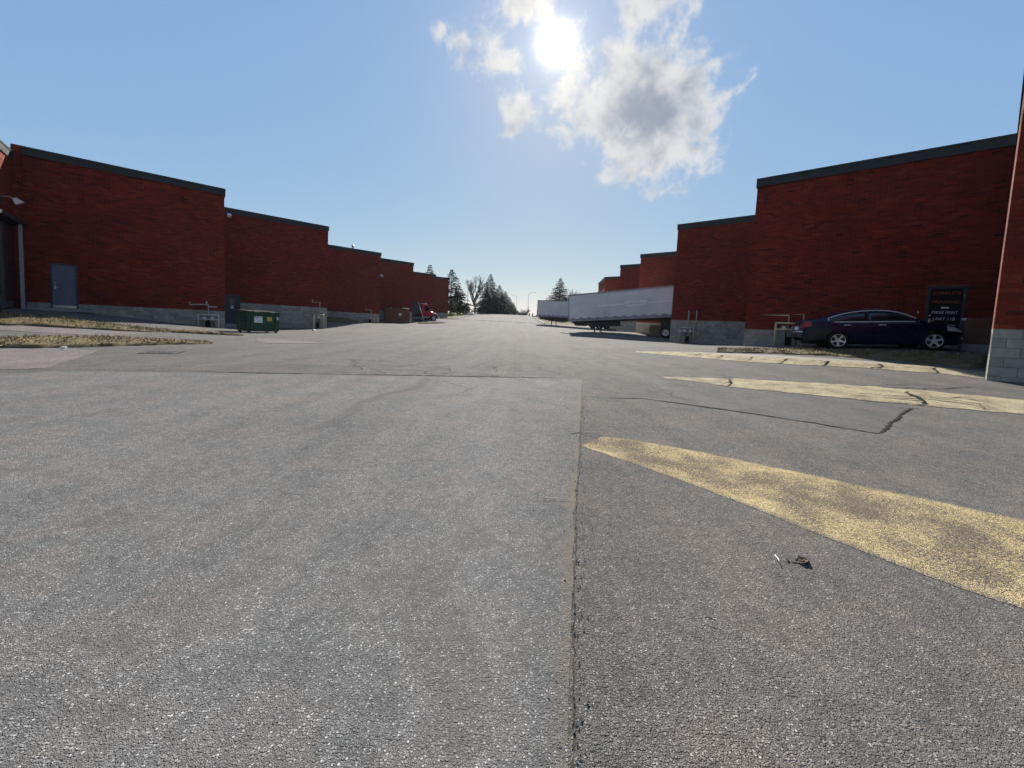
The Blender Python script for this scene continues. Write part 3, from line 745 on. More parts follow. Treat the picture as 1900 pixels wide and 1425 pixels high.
def dock(unit, fr, xc, zf, w=2.7, hgt=2.9):
    """loading door with padded surround, leveller and bumpers"""
    for k in range(5):
        mb = MB(); fr.box(mb, xc - w / 2, xc + w / 2, .002, .03, zf + hgt * k / 5 + .008, zf + hgt * (k + 1) / 5 - .008); mb.build('door_panel', M['concrete_pale'], unit)
    for a, b in ((xc - w / 2 - .35, xc - w / 2), (xc + w / 2, xc + w / 2 + .35)):
        mb = MB(); fr.box(mb, a, b, .002, .07, zf - .05, zf + hgt + .35); mb.build('dock_seal', M['dark'], unit)
    mb = MB(); fr.box(mb, xc - w / 2 - .003, xc + w / 2 + .003, .004, .068, zf + hgt, zf + hgt + .345); mb.build('dock_seal', M['dark'], unit)
    for s in (-1, 1):
        mb = MB(); fr.box(mb, xc + s * .9 - .13, xc + s * .9 + .13, .002, .14, zf - .5, zf - .08); mb.build('dock_bumper', M['dark'], unit)
ORD = ['nearest', 'second', 'third', 'fourth', 'fifth', 'sixth', 'seventh']
UL, UR, FL, FR_ = [], [], [], []
LLAB = ['brick warehouse bay at left frame edge, mostly cut off, sunlit loading face', 'red brick warehouse bay with blue-grey door and grass bank, largest on left',
        'red brick warehouse bay behind green dumpster, tall block base, left side', 'red brick warehouse bay with grassy mound at its foot, third visible on left',
        'red brick warehouse bay behind brown dumpster and ladder, left side', 'far left red brick warehouse bay behind the red truck', 'farthest left red brick warehouse bay, beside the pine and hedge']
RLAB = ['brick warehouse corner cut by right frame edge, large grey blocks at base', 'red brick warehouse bay behind the dark blue car, largest on right',
        'red brick warehouse bay between the blue car\'s bay and white trailer, right side', 'red brick warehouse bay right above the near white trailer', 'red brick warehouse bay fourth from right edge, stepped down behind trailer', 'farthest right red brick warehouse bay with sunlit end wall']
for i, C in enumerate(LC):
    zb, zr = LZ[i]; gz = float(zg(*C)); base = (C[0], C[1], gz); low = -.9 if i < 3 else gz - .6
    u = thing('warehouse_bay', LLAB[i], 'warehouse', base, group='left row of stepped warehouse bays'); UL.append(u)
    ex = Vector((math.cos(AL), math.sin(AL)))
    inn = (C[0] - ex.x * WL, C[1] - ex.y * WL)
    if i + 1 < len(LC): N = (LC[i + 1][0] - ex.x * WL, LC[i + 1][1] - ex.y * WL)
    else: N = (C[0] - 5.2, C[1] + 5.8)
    fr = Frame(C, AL, base); FL.append(fr)
    holes = []
    if i == 1: holes = [(-6.66, -5.78, .82, 2.98)]
    if i == 2: holes = [(-7.12, -6.15, -.12, 2.32)]
    mode = 'real' if i in (1, 2) else 'far'
    facing(u, fr, -WL, 0, zb, zr, low, holes, mode, 100 + i, 300 if i == 1 else 0, {1: 60, 2: 130}.get(i, 0), {1: 0.0, 2: -.1}.get(i, -9))
    fascia(u, fr, -WL + .0, .05, zr)
    da = math.atan2(N[1] - C[1], N[0] - C[0]); dl_ = math.dist(C, N); fd = Frame(C, da, base)
    facing(u, fd, .035, dl_, zb, zr, low, [], 'real' if i == 0 else 'far', 200 + i, 0, 0)
    fascia(u, fd, .07, dl_, zr, 'fascia', .055, .003)
    if i != 0: dock(u, fd, dl_ * .5, float(zg(C[0] - 1, C[1] + 3)) + 1.15)
    cf = lambda f, x: (f.w(x, -.12, 0) - Vector((base[0], base[1], 0)))
    poly = [cf(fr, -WL), cf(fr, -.12), cf(fd, dl_), Vector((N[0] - base[0] - 25, N[1] - base[1], 0)), Vector((inn[0] - base[0] - 25, inn[1] - base[1], 0))]
    mb = MB(); mb.prism([(p.x, p.y) for p in poly], low - gz, zr - .12 - gz); mb.build('wall_core', M['mortar'], u)
    mb = MB(); mb.prism([(p.x * .995, p.y * .995) for p in poly], zr - .12 - gz, zr - .10 - gz); mb.build('roof', M['roof'], u)
for i, C in enumerate(RC):
    zb, zr = RZ[i]; gz = float(zg(*C)); base = (C[0], C[1], gz); low = -.9 if i < 3 else gz - .6
    u = thing('warehouse_bay', RLAB[i], 'warehouse', base, group='right row of stepped warehouse bays'); UR.append(u)
    ex = Vector((math.cos(AR), math.sin(AR))); inn = (C[0] + ex.x * WR, C[1] + ex.y * WR)
    if i + 1 < len(RC): N = (RC[i + 1][0] + ex.x * WR, RC[i + 1][1] + ex.y * WR)
    else: N = (C[0] + .9, C[1] + 9.0)
    fr = Frame(C, AR, base); FR_.append(fr)
    holes = [(5.80, 6.80, .99, 3.30)] if i == 1 else []
    mode = 'real' if i in (0, 1, 2) else 'far'
    facing(u, fr, 0, WR, zb, zr, low, holes, mode, 300 + i, {0: 300, 1: 300}.get(i, 0), {0: 60, 1: 110, 2: 130}.get(i, 0), {0: .3, 1: .55, 2: .3}.get(i, -9))
    fascia(u, fr, -.05, WR, zr)
    dl_ = math.dist(C, N); da = math.atan2(C[1] - N[1], C[0] - N[0]); fd = Frame(N, da, base)
    facing(u, fd, 0, dl_ - .035, zb, zr, low, [], 'real' if i == 0 else 'far', 400 + i, 0, 0)
    fascia(u, fd, 0, dl_ - .07, zr, 'fascia', .055, .003)
    if i not in (0, 5): dock(u, fd, dl_ * .5, float(zg(C[0] + 1, C[1] + 3)) + 1.15)
    cf = lambda f, x: (f.w(x, -.12, 0) - Vector((base[0], base[1], 0)))
    poly = [cf(fr, .12), cf(fr, WR), Vector((inn[0] - base[0] + 25, inn[1] - base[1], 0)), Vector((N[0] - base[0] + 25, N[1] - base[1], 0)), cf(fd, 0)]
    mb = MB(); mb.prism([(p.x, p.y) for p in poly], low - gz, zr - .12 - gz); mb.build('wall_core', M['mortar'], u)
    mb = MB(); mb.prism([(p.x * .995, p.y * .995) for p in poly], zr - .12 - gz, zr - .10 - gz); mb.build('roof', M['roof'], u)
# Frame.p is relative to the unit's base, so z of parts is relative too

# doors, pilaster, L0 canopy
door_part(UL[1], FL[1], -6.66, -5.78, .82, 2.98, True)
door_part(UL[2], FL[2], -7.12, -6.15, -.12, 2.32, False, 'frame', window=True)
d118 = door_part(UR[1], FR_[1], 5.80, 6.80, .99, 3.30, True, 'frame', 'frame')
panel(UL[1], FL[1], -WL, -WL + .26, .7, 8.04, [], 'pilaster', M['brick_far'], .004, .17)
mb = MB(); FL[1].box(mb, -7.3, -5.2, .02, .9, .70, .80); mb.build('door_landing', M['concrete'], UL[1])
mb = MB(); FL[2].box(mb, -7.3, -5.9, .02, 1.0, -.3, .0); mb.build('door_landing', M['concrete'], UL[2])
mb = MB(); FL[2].box(mb, -7.1, -6.1, .02, .7, -.02, .16); mb.build('door_step', M['concrete'], UL[2])
def text_mesh(body, size, m, align='CENTER', extrude=.002, shear=0.0):
    cu = bpy.data.curves.new('lettering', 'FONT'); cu.body = body; cu.size = size; cu.align_x = align; cu.extrude = extrude; cu.shear = shear
    ob = bpy.data.objects.new('lettering', cu); COL.objects.link(ob)
    me = bpy.data.meshes.new_from_object(ob.evaluated_get(bpy.context.evaluated_depsgraph_get()))
    bpy.data.objects.remove(ob); me.materials.clear(); me.materials.append(m); me.name = 'lettering'
    return me
def wall_text(parent, fr, body, size, x, o, z, m, shear=0.0, sx=1.0):
    ob = link('lettering', text_mesh(body, size, M[m], shear=shear), parent, fr.p(x, o, z), (R(90), 0, fr.a)); ob.scale = (sx, 1, 1); return ob
fr = FR_[1]
mb = MB(); fr.box(mb, 5.90, 6.70, -.043, -.036, 1.5, 3.2); sign = mb.build('door_glass', M['blind'], d118)
for body, size, z, m, sx in (('COMPLETE', .15, 2.98, 'ink_orange', .95), ('PRINTING', .16, 2.66, 'ink_orange', .95), ('PERSIS PRINT', .145, 2.28, 'ink_white', .78), ('UNIT 118', .14, 2.05, 'ink_white', .95), ('647 784 - 3327', .15, 1.78, 'ink_white', .66)):
    wall_text(d118, fr, body, size, 6.30, -.033, z, m, .15, sx)
mb = MB(); fr.box(mb, 6.20, 6.40, -.034, -.031, 2.48, 2.53); mb.build('notice', M['white'], d118)

def cam_x(o): return o
# ------------------------------------------------------------------ gas meter sets on the walls
def gas_set(fr, x0, x1, z0, top, rise, label, m='gas_yellow', meters=2, arms=(), out=.42, mid=True):
    """guard frame of welded pipe round a pair of meters, with risers up the wall"""
    xc = (x0 + x1) / 2; loc = fr.w(xc, 0, z0); g = thing('gas_meter_set', label, 'gas meter', loc, fr.a, 'gas meter sets along the walls')
    w = (x1 - x0) / 2; h = top - z0
    for s in (-1, 1):
        mb = MB(); mb.tube([(s * w, -out, -.35), (s * w, -out, h - .03), (s * w, -out + .03, h)], .042, 10); mb.build('guard_post', M[m], g, smooth=True)
        mb = MB(); mb.tube([(s * w, -out + .01, h - .02), (s * w, -.0, h - .02)], .026, 8); mb.build('guard_arm', M[m], g, smooth=True)
    mb = MB(); mb.tube([(-w, -out, h), (w, -out, h)], .040, 10); mb.build('guard_rail', M[m], g, smooth=True)
    if mid: mb = MB(); mb.tube([(-w, -out, h - .27), (w, -out, h - .27)], .036, 10); mb.build('guard_rail', M[m], g, smooth=True)
    for k in range(meters):
        x = (-w + 2 * w * (k + .5) / meters) * .8
        mb = MB(); mb.box((x, -.20, h - .24), (.24, .17, .24)); mb.lathe([(0, -.30), (.085, -.30), (.095, -.285), (.095, -.26)], 16, 'Y', (x, 0, h - .20)); me = mb.build('meter', M['meter'], g, bevel=.02)
        mb = MB(); mb.lathe([(0, -.307), (.062, -.307), (.062, -.302)], 14, 'Y', (x, 0, h - .20)); mb.build('dial', M['white'], me)
        mb = MB(); mb.tube([(x + .08, -.2, h - .36), (x + .08, -.2, h - .5), (x + .08, -.12, h - .55), (x + .08, -.12, -.3)], .022, 8); mb.build('supply_pipe', M['dark'], g, smooth=True)
    mb = MB(); mb.box((0, -.06, .25), (.20, .10, .5)); mb.build('regulator', M['dark'], g, bevel=.02)
    for path in rise:
        mb = MB(); mb.tube([(p[0] - xc, -p[1], p[2] - z0) for p in path], .032, 8); mb.build('riser_pipe', M[m], g, smooth=True)
    return g
gas_set(FL[1], -1.22, -.32, .05, .84, [[(-.76, .1, .65), (-.76, .1, 1.42), (-1.58, .1, 1.36), (-1.58, .1, 1.52)], [(-.84, .13, 1.34), (-.84, .13, 1.60)], [(-.74, .12, 1.30), (-.40, .12, 1.30), (-.40, .02, 1.30)]], 'grey pipe gas meter set near the big bay corner, left of green dumpster', 'gas_white')
gas_set(FL[2], -1.13, -.38, .02, 1.19, [[(-.60, .1, 1.0), (-.60, .1, 2.22), (-1.19, .1, 2.18), (-1.19, .1, 2.40)]], 'yellow pipe gas meter set on block wall right of green dumpster', 'gas_yellow', 1)
gas_set(FL[3], -1.45, -.75, .45, 1.30, [[(-.95, .1, 1.2), (-.95, .1, 2.0), (-1.59, .1, 1.98), (-1.59, .1, 2.2)]], 'small distant gas meter set before the brown dumpster, left wall', 'gas_yellow', 1)
gas_set(FR_[1], 1.25, 2.22, .68, 1.76, [[(1.67, .1, 1.5), (1.67, .1, 2.12), (.56, .1, 2.12)], [(2.19, .1, 1.5), (2.19, .1, 2.17), (1.72, .1, 2.17)]], 'yellow pipe gas meter set on wall behind blue car\'s tail', 'gas_yellow')
gas_set(FR_[2], .80, 1.76, .42, 1.52, [[(1.25, .1, 1.4), (1.25, .1, 2.78)], [(1.79, .1, 1.4), (1.79, .1, 2.78)]], 'gas meter set with two upright risers, beside the near trailer', 'gas_white')

# small yellow-tipped marker post in front of the second bay
t = thing('marker_post', 'thin marker post standing on pavement right of green dumpster', 'post', (-13.77, 26.6, float(zg(-13.77, 26.6))))
mb = MB(); mb.lathe([(.0, -.2), (.03, -.2), (.03, 1.0), (.015, 1.03), (0, 1.03)], 10); mb.build('post', M['gas_white'], t, smooth=True)
mb = MB(); mb.lathe([(.0, -.05), (.12, -.05), (.12, .05), (.05, .10), (.032, .11)], 12); mb.build('base', M['white'], t, smooth=True)
# yellow railing beside the brown dumpster
fr = FL[4]; t = thing('safety_ladder', 'pale caged ladder rails on block wall right of brown dumpster', 'ladder', fr.w(-1.2, .45, .62), fr.a)
for x in (-.35, .05, .45):
    mb = MB(); mb.tube([(x, 0, -.3), (x, 0, 2.2 if x < .3 else 2.0)], .03, 8); mb.build('rail', M['gas_yellow'], t, smooth=True)
for k in range(6):
    mb = MB(); mb.tube([(-.35, 0, .3 + .34 * k), (.05, 0, .3 + .34 * k)], .022, 8); mb.build('rung', M['gas_yellow'], t, smooth=True)

# wall lamps
def wall_lamp(fr, x, z, label, m='white', arm=.45, size=.18):
    g = thing('wall_lamp', label, 'lamp', fr.w(x, 0, z), fr.a, 'wall lamps on the warehouses')
    mb = MB(); mb.box((0, -.02, 0), (.14, .06, .14)); mb.build('backplate', M['frame'], g)
    mb = MB(); mb.tube([(0, -.03, 0), (0, -arm * .6, .05), (0, -arm, -.06)], .022, 8); mb.build('bracket', M['gas_white'], g, smooth=True)
    mb = MB(); mb.loft([[(-size * .5, -arm + .08, -.02), (size * .5, -arm + .08, -.02), (size * .5, -arm - .02, .04), (-size * .5, -arm - .02, .04)], [(-size * .7, -arm, -.24), (size * .7, -arm, -.24), (size * .7, -arm - .24, -.10), (-size * .7, -arm - .24, -.10)]])
    mb.build('lamp_head', M[m], g, bevel=.01)
    return g
wall_lamp(FL[2], -6.85, 8.15, 'pale bracket lamp under the eaves of bay behind dumpster', arm=.5)
wall_lamp(FL[4], -4.6, 6.85, 'small white lamp high on the fourth left bay', arm=.2, size=.3)
fd0 = Frame(LC[0], math.atan2(17.78 - 12.0, -22.86 + 17.85), (0, 0, 0))
wall_lamp(fd0, 5.75, 5.40, 'white arm lamp at left frame edge above loading door', arm=.42, size=.10)
wall_lamp(FR_[1], 5.62, 2.35, 'tiny lamp on brick beside the printing shop door', arm=.12, size=.07).scale = (.35, .35, .35)

# loading opening of the left-edge bay: a flat dark slab painted for its shade
fdb = Frame(LC[0], fd0.a, UL[0].location)
mb = MB(); fdb.box(mb, 3.2, 7.1, .02, .08, -.2, 4.45); mb.build('dark_dock_slab', M['blind'], UL[0])
mb = MB(); fdb.box(mb, 3.0, 7.3, .02, .45, 4.45, 4.58); mb.build('canopy', M['fascia'], UL[0])
mb = MB(); fdb.box(mb, 6.56, 6.66, .30, .40, -.2, 4.45); mb.build('canopy_post', M['meter'], UL[0])
# square guard post at left frame edge
t = thing('guard_post', 'stubby dark green guard post at left frame edge by grass bank', 'post', (-19.4, 14.45, float(zg(-19.4, 14.45)) + .12))
mb = MB(); mb.lathe([(0, -.4), (.13, -.4), (.13, .62), (.10, .68), (0, .70)], 14); mb.build('post', M['fascia'], t, smooth=True)

# roof vents
def vent(u_xyz, label, h=.5):
    g = thing('roof_vent', label, 'vent', u_xyz)
    mb = MB(); mb.lathe([(0, -.2), (.10, -.2), (.10, h)], 12); mb.build('pipe', M['gas_white'], g, smooth=True)
    mb = MB(); mb.lathe([(.18, h - .05), (.18, h), (.05, h + .12), (0, h + .12)], 12); mb.build('cap', M['steel'], g, smooth=True)
vent((-17.9, 42.6, 8.36), 'small roof vent above the third visible left bay')

# ------------------------------------------------------------------ dumpsters
def dumpster(loc, rz, L, D, H, m, label, signs, name='dumpster'):
    g = thing(name, label, 'dumpster', loc, rz)
    sl = .86
    # body: sloped front top, open lip
    prof = [(-D / 2 * .92, .08), (D / 2 * .96, .08), (D / 2, H * .98), (-D / 2, H * .93)]
    mb = MB(); mb.loft([[(-L / 2, y, z) for y, z in prof], [(L / 2, y, z) for y, z in prof]]); body = mb.build('body', M[m], g, bevel=.015)
    for k in range(4):
        x = -L / 2 + L * (k + .5) / 4
        mb = MB(); mb.loft([[(x - .035, -D / 2 * .92 - .0 + (-D / 2 + D / 2 * .92) * ((z - .08) / (H * .93 - .08)) + .004, z) for z in (.1, H * .74)] + [(x - .035, -D / 2 * .92 + (-D / 2 + D / 2 * .92) * ((z - .08) / (H * .93 - .08)) - .04, z) for z in (H * .74, .1)],
                            [(x + .035, -D / 2 * .92 + (-D / 2 + D / 2 * .92) * ((z - .08) / (H * .93 - .08)) + .004, z) for z in (.1, H * .74)] + [(x + .035, -D / 2 * .92 + (-D / 2 + D / 2 * .92) * ((z - .08) / (H * .93 - .08)) - .04, z) for z in (H * .74, .1)]])
        if k in (0, 3): mb.build('rib', M[m], body)
    mb = MB(); mb.box((0, -D / 2 - .02, H * .93), (L + .06, .07, .07)); mb.build('lip', M[m], g, bevel=.01)
    for s in (-1, 1):
        mb = MB(); mb.box((s * (L / 2 + .05), 0, H * .52), (.10, D * .72, .16)); mb.build('fork_pocket', M[m], g, bevel=.01)
        mb = MB(); a = s * L / 4
        q = [(a - L / 4 + .01, -D / 2 - .05, H * .96), (a + L / 4 - .01, -D / 2 - .05, H * .96), (a + L / 4 - .01, D / 2 + .02, H * 1.02), (a - L / 4 + .01, D / 2 + .02, H * 1.02)]
        mb.loft([q, [(x, y, z + .035) for x, y, z in q]]); lid = mb.build('lid', M['dark'], g, bevel=.01)
        mb = MB(); mb.box((a, -D / 2 - .06, H * .97), (.22, .03, .03)); mb.build('lid_grip', M['steel'], lid)
    for sx in (-1, 1):
        for sy in (-1, 1):
            mb = MB(); mb.box((sx * (L / 2 - .12), sy * (D / 2 - .15), .045), (.12, .10, .09)); mb.build('foot', M['dark'], g)
    ang = math.atan2(-D / 2 + D / 2 * .92, H * .93 - .08)
    def on_front(z): return -D / 2 * .92 + (-D / 2 + D / 2 * .92) * ((z - .08) / (H * .93 - .08))
    for (x, z, w, h, mm, lines) in signs:
        mb = MB(); mb.box((0, 0, 0), (w, .008, h)); s_ = mb.build('sign', M[mm], g, loc=(x, on_front(z) - .012, z), rot=(ang * -1 * -1, 0, 0))
        for body_, size, dx, dz, im in lines:
            o = link('lettering', text_mesh(body_, size, M[im], extrude=.001), s_, (dx, -.0065, dz), (R(90), 0, 0))
    return g
gz = float(zg(-13.9, 21.2))
dumpster((-14.1, 21.3, gz), R(62), 1.66, 1.15, 1.16, 'green', 'dark green dumpster with white and yellow signs by left wall',
         [(-.30, .72, .42, .34, 'white', [('PW', .13, -.10, .06, 'ink'), ('Recycle', .06, .08, .08, 'ink'), ('WASTE SERVICE', .035, 0, -.04, 'ink'), ('CALL US', .05, 0, -.12, 'ink')]), (.28, .76, .27, .22, 'yellow', [('NO PARKING', .04, 0, .03, 'ink'), ('KEEP CLEAR', .04, 0, -.05, 'ink')]), (.70, .80, .13, .15, 'white', [('11', .08, 0, -.03, 'ink')])])
gz = float(zg(-15.3, 51.2))
dumpster((-15.5, 51.2, gz), R(22), 3.1, 1.7, 2.0, 'brown', 'rust brown dumpster by the fourth left bay, beside yellow railings', [(.35, 1.15, .34, .3, 'white', [('W', .2, 0, -.07, 'brown')])])

# ------------------------------------------------------------------ trailers
M['trailer'] = simple('trailer_panel', (.70, .705, .70), .45, var=.07, nscale=.9, dirt=(.52, .52, .52))
M['trailer_mark'] = simple('trailer_pale_mark', (.86, .86, .86), .5, var=.06, nscale=1.2)
M['trailer_rail'] = simple('trailer_rail', (.30, .31, .33), .5, var=.15, nscale=2, dirt=(.16, .16, .16))
M['trailer_frame'] = simple('trailer_frame', (.025, .025, .028), .6, var=.2)
def wheel(g, x, y, z, r, w, rimm='steel', name='wheel', spokes=0, outer=-1):
    """tyre with a rim inside; outer = -1 shows its face towards -y"""
    mb = MB(); mb.lathe([(r * .62, -w / 2), (r * .80, -w / 2 - .012), (r * .95, -w / 2), (r, -w * .32), (r, w * .32), (r * .95, w / 2), (r * .8, w / 2 + .012), (r * .62, w / 2), (r * .60, 0), (r * .62, -w / 2)], 32, 'Y', (0, 0, 0))
    ty = mb.build(name, M['dark'], g, smooth=True, loc=(x, y, z))
    mb = MB(); s = outer
    if not spokes:
        mb.lathe([(r * .63, s * w * .48), (r * .58, s * w * .50), (r * .55, s * w * .2), (r * .30, s * w * .05), (r * .28, s * w * .35), (r * .16, s * w * .55), (0, s * w * .55)], 28, 'Y')
        mb.build('rim', M[rimm], ty, smooth=True)
        for k in range(8):
            t_ = k * math.pi / 4; mb2 = MB(); mb2.box((r * .22 * math.cos(t_), s * w * .47, r * .22 * math.sin(t_)), (.03, .05, .03))
            if r > .4: mb2.build('nut', M['steel'], ty)
    return ty
def trailer(front, ax, L, label, tilt, W=2.55, H=2.75, rear_wheels=True, marks=True):
    """front = near-side bottom edge at the nose; ax = unit plan vector nose to tail; local x runs nose to tail, +y away from the lens"""
    a = math.atan2(ax[1], ax[0]); g = thing('trailer', label, 'trailer', front, rot=(0, -tilt, a), group='white box trailers backed into the right docks')
    mb = MB(); mb.b2(0, L, 0, W, 0.14, H); body = mb.build('box_body', M['trailer'], g, bevel=.015)
    n = int(L / .61)
    for k in range(1, n):
        x = L * k / n; mb = MB(); mb.b2(x - .022, x + .022, -.009, 0.001, .30, H - .15); mb.build('side_post', M['trailer'], body)
    mb = MB(); mb.b2(-.015, L + .015, -.022, .05, H - .13, H + .015); mb.build('top_rail', M['trailer_rail'], g)
    mb = MB(); mb.b2(-.015, L + .015, -.025, .06, 0.0, .26); mb.build('bottom_rail', M['trailer_rail'], g)
    mb = MB(); mb.b2(-.03, .045, -.028, .10, 0.02, H + .01); mb.build('corner_post', M['trailer_rail'], g)
    mb = MB(); mb.b2(.1, L - .05, .35, W - .35, -.14, .13); mb.build('chassis_floor', M['trailer_frame'], g)
    for k in range(int(L / .9)):     # scuffed wave of dirt brackets along the rail
        x = .5 + .9 * k; mb = MB(); mb.add([(x - .3, -.027, .24), (x + .3, -.027, .24), (x + .12, -.027, .36), (x - .12, -.027, .36), (x - .3, -.012, .24), (x + .3, -.012, .24), (x + .12, -.012, .36), (x - .12, -.012, .36)], [(0, 1, 2, 3), (4, 7, 6, 5), (0, 4, 5, 1), (1, 5, 6, 2), (2, 6, 7, 3), (3, 7, 4, 0)]); mb.build('gusset', M['trailer_rail'], g)
    if marks:
        for (x0, x1, z0, z1) in ((3.2, 10.6, 1.34, 1.48), (6.0, 8.0, 1.20, 1.64), (5.9, 7.2, 2.30, 2.42)):
            mb = MB(); nn = 12
            for k in range(nn):
                u0, u1 = x0 + (x1 - x0) * k / nn, x0 + (x1 - x0) * (k + 1) / nn
                q0 = .012 * math.sin(k * 2.1); mb.b2(u0, u1, -.0125, -.0095, z0 + q0, z1 + q0 * .7)
            mb.build('pale_mark', M['trailer_mark'], body)
    dropz = lambda x: -1.0
    for y in (.55, W - .55):
        xl = 2.6; pw = g.matrix_basis @ Vector((xl, y, 0)); gl = float(zg(pw.x, pw.y)) - pw.z
        mb = MB(); mb.b2(xl - .07, xl + .07, y - .07, y + .07, gl * .55, -.1); leg = mb.build('landing_leg', M['trailer_frame'], g)
        mb = MB(); mb.b2(xl - .045, xl + .045, y - .045, y + .045, gl + .03, gl * .5); mb.b2(xl - .14, xl + .14, y - .12, y + .12, gl - .01, gl + .035); mb.build('foot', M['trailer_frame'], leg)
        mb = MB(); mb.tube([(xl, y, gl * .55), (xl + .9, y, -.12)], .035, 8); mb.build('brace', M['trailer_frame'], leg)
    mb = MB(); mb.b2(2.2, 5.2, .15, .8, -.62, -.16); mb.build('side_box', M['trailer_frame'], g, bevel=.02)
    for x in (.7, 1.5):
        mb = MB(); mb.loft([[(x - .3, .3, -.15), (x + .3, .3, -.15), (x + .15, .3, -.42), (x - .15, .3, -.42)], [(x - .3, W - .3, -.15), (x + .3, W - .3, -.15), (x + .15, W - .3, -.42), (x - .15, W - .3, -.42)]]); mb.build('coupler_plate', M['trailer_frame'], g)
    if rear_wheels:
        for x in (L - 2.4, L - 1.15):
            pw = g.matrix_basis @ Vector((x, .1, 0)); gl = float(zg(pw.x, pw.y)) - pw.z
            for y in (.16, W - .16): wheel(g, x, y, gl + .50, .5, .28, outer=-1 if y < 1 else 1)
            mb = MB(); mb.tube([(x, .3, gl + .5), (x, W - .3, gl + .5)], .07, 10); mb.build('axle', M['trailer_frame'], g)
            mb = MB(); mb.b2(x - .5, x + .5, .45, W - .45, gl + .55, -.1); mb.build('suspension', M['trailer_frame'], g)
    return g
ax = (.80, -.60)
trailer((5.72, 39.9, 1.72), ax, 12.0, 'long dirty white trailer backed into right dock, nearest', R(4.2))
trailer((3.85, 64.5, 2.72), (.80, -.60), 12.5, 'shorter-looking pale blue-grey trailer behind the near one', R(-1.0), H=2.7, marks=False)
# pallet stacks and crates under and behind the near trailer
M['crate'] = simple('crate_wood', (.22, .18, .12), .85, var=.25, nscale=4)
for k, (x, y, w, h, mm, lab) in enumerate([(13.5, 36.2, 1.1, 1.0, 'crate', 'tan crate on the ground behind near trailer'), (14.9, 36.4, .9, 1.2, 'brown', 'red-brown crate on the ground behind near trailer')]):
    g = thing('crate', lab, 'crate', (x, y, float(zg(x, y))), R(-38))
    for j in range(5):
        mb = MB(); mb.b2(-w / 2, w / 2, -w / 2, w / 2, h * j / 5 + .02, h * (j + 1) / 5 - .015); mb.build('slat', M[mm], g)
    mb = MB(); mb.b2(-w / 2 + .03, w / 2 - .03, -w / 2 + .03, w / 2 - .03, .0, h - .03); mb.build('core', M[mm], g)

# ------------------------------------------------------------------ red truck
M['red'] = simple('truck_red', (.34, .012, .018), .25, var=.1, nscale=2, coat=.6)
M['chrome'] = simple('chrome', (.75, .75, .76), .12, 1.0, var=.04)
M['lamp_glass'] = simple('lamp_glass', (.55, .55, .52), .12, var=.1)
g = thing('truck', 'red truck with black body and sloped hood docked at left', 'truck', (-17.9, 57.95, float(zg(-14.5, 60.5)) - .02), R(40))
# local x = forward, from the dock outwards; y across
mb = MB(); mb.b2(.2, 6.6, -.42, .42, .55, .85); mb.build('chassis', M['trailer_frame'], g)
mb = MB(); mb.b2(.3, 3.6, -1.2, 1.2, .95, 2.75); mb.build('cargo_body', M['frame'], g, bevel=.03)
for k in range(6):
    mb = MB(); x = .5 + .58 * k; mb.b2(x, x + .06, -1.235, -1.2, 1.0, 2.7); mb.build('body_rib', M['frame'], g)
cabp = [(3.85, .75), (5.45, .75), (5.5, 1.55), (5.15, 2.45), (4.95, 2.58), (3.95, 2.58), (3.85, 2.4)]
mb = MB(); mb.loft([[(x, y * (1 if z < 1.6 else .93), z) for x, z in cabp] for y in (-1.1, -.4, .4, 1.1)]); cab = mb.build('cab', M['red'], g, bevel=.05)
hood = [(5.4, .95, 1.58), (6.0, .92, 1.45), (6.6, .85, 1.22), (6.78, .80, 1.0)]
mb = MB(); mb.loft([[(x, -w, .72), (x, -w, h - .22), (x, -w * .75, h), (x, w * .75, h), (x, w, h - .22), (x, w, .72)] for x, w, h in hood]); mb.build('hood', M['red'], g, bevel=.04)
mb = MB(); mb.b2(6.76, 6.86, -.62, .62, .75, 1.15); mb.build('grille', M['chrome'], g, bevel=.02)
mb = MB(); mb.b2(6.75, 6.98, -1.15, 1.15, .38, .66); mb.build('bumper', M['chrome'], g, bevel=.03)
for s in (-1, 1):
    mb = MB(); ring = []
    for k in range(9):
        t_ = math.pi * k / 8; ring.append((6.0 + .62 * math.cos(t_), .52 + .62 * math.sin(t_)))
    mb.loft([[(x, s * .84, z) for x, z in ring] + [(x * .97 + .18, s * .84, z * .9 + .02) for x, z in ring[::-1]], [(x, s * 1.16, z) for x, z in ring] + [(x * .97 + .18, s * 1.16, z * .9 + .02) for x, z in ring[::-1]]]); mb.build('fender', M['red'], g, smooth=False)
    mb = MB(); mb.lathe([(0, 0), (.12, 0), (.13, -.06), (.10, -.1)], 14, 'X', (6.80, s * .80, .95)); mb.build('headlight', M['lamp_glass'], g, smooth=True)
    wheel(g, 6.0, s * .98, .5, .5, .28, outer=s)
    for x in (1.4,):
        wheel(g, x, s * .98, .5, .5, .3, outer=s)
    mb = MB(); q = [(4.35, 1.55), (5.28, 1.55), (5.02, 2.3), (4.35, 2.34)]
    mb.loft([[(x, s * 1.045, z) for x, z in q], [(x, s * 1.03 + s * .07, z) if z < 1.6 else (x, s * 1.045 + s * .02, z) for x, z in q]]); mb.build('window', M['glass'], cab)
    mb = MB(); mb.b2(5.25, 5.33, s * 1.2 - .1, s * 1.2 + .1, 1.5, 2.0); mb.build('mirror', M['chrome'], g)
    mb = MB(); mb.b2(3.9, 5.2, s * 1.12 - .12, s * 1.12 + .05, .48, .62); mb.build('step', M['steel'], g)
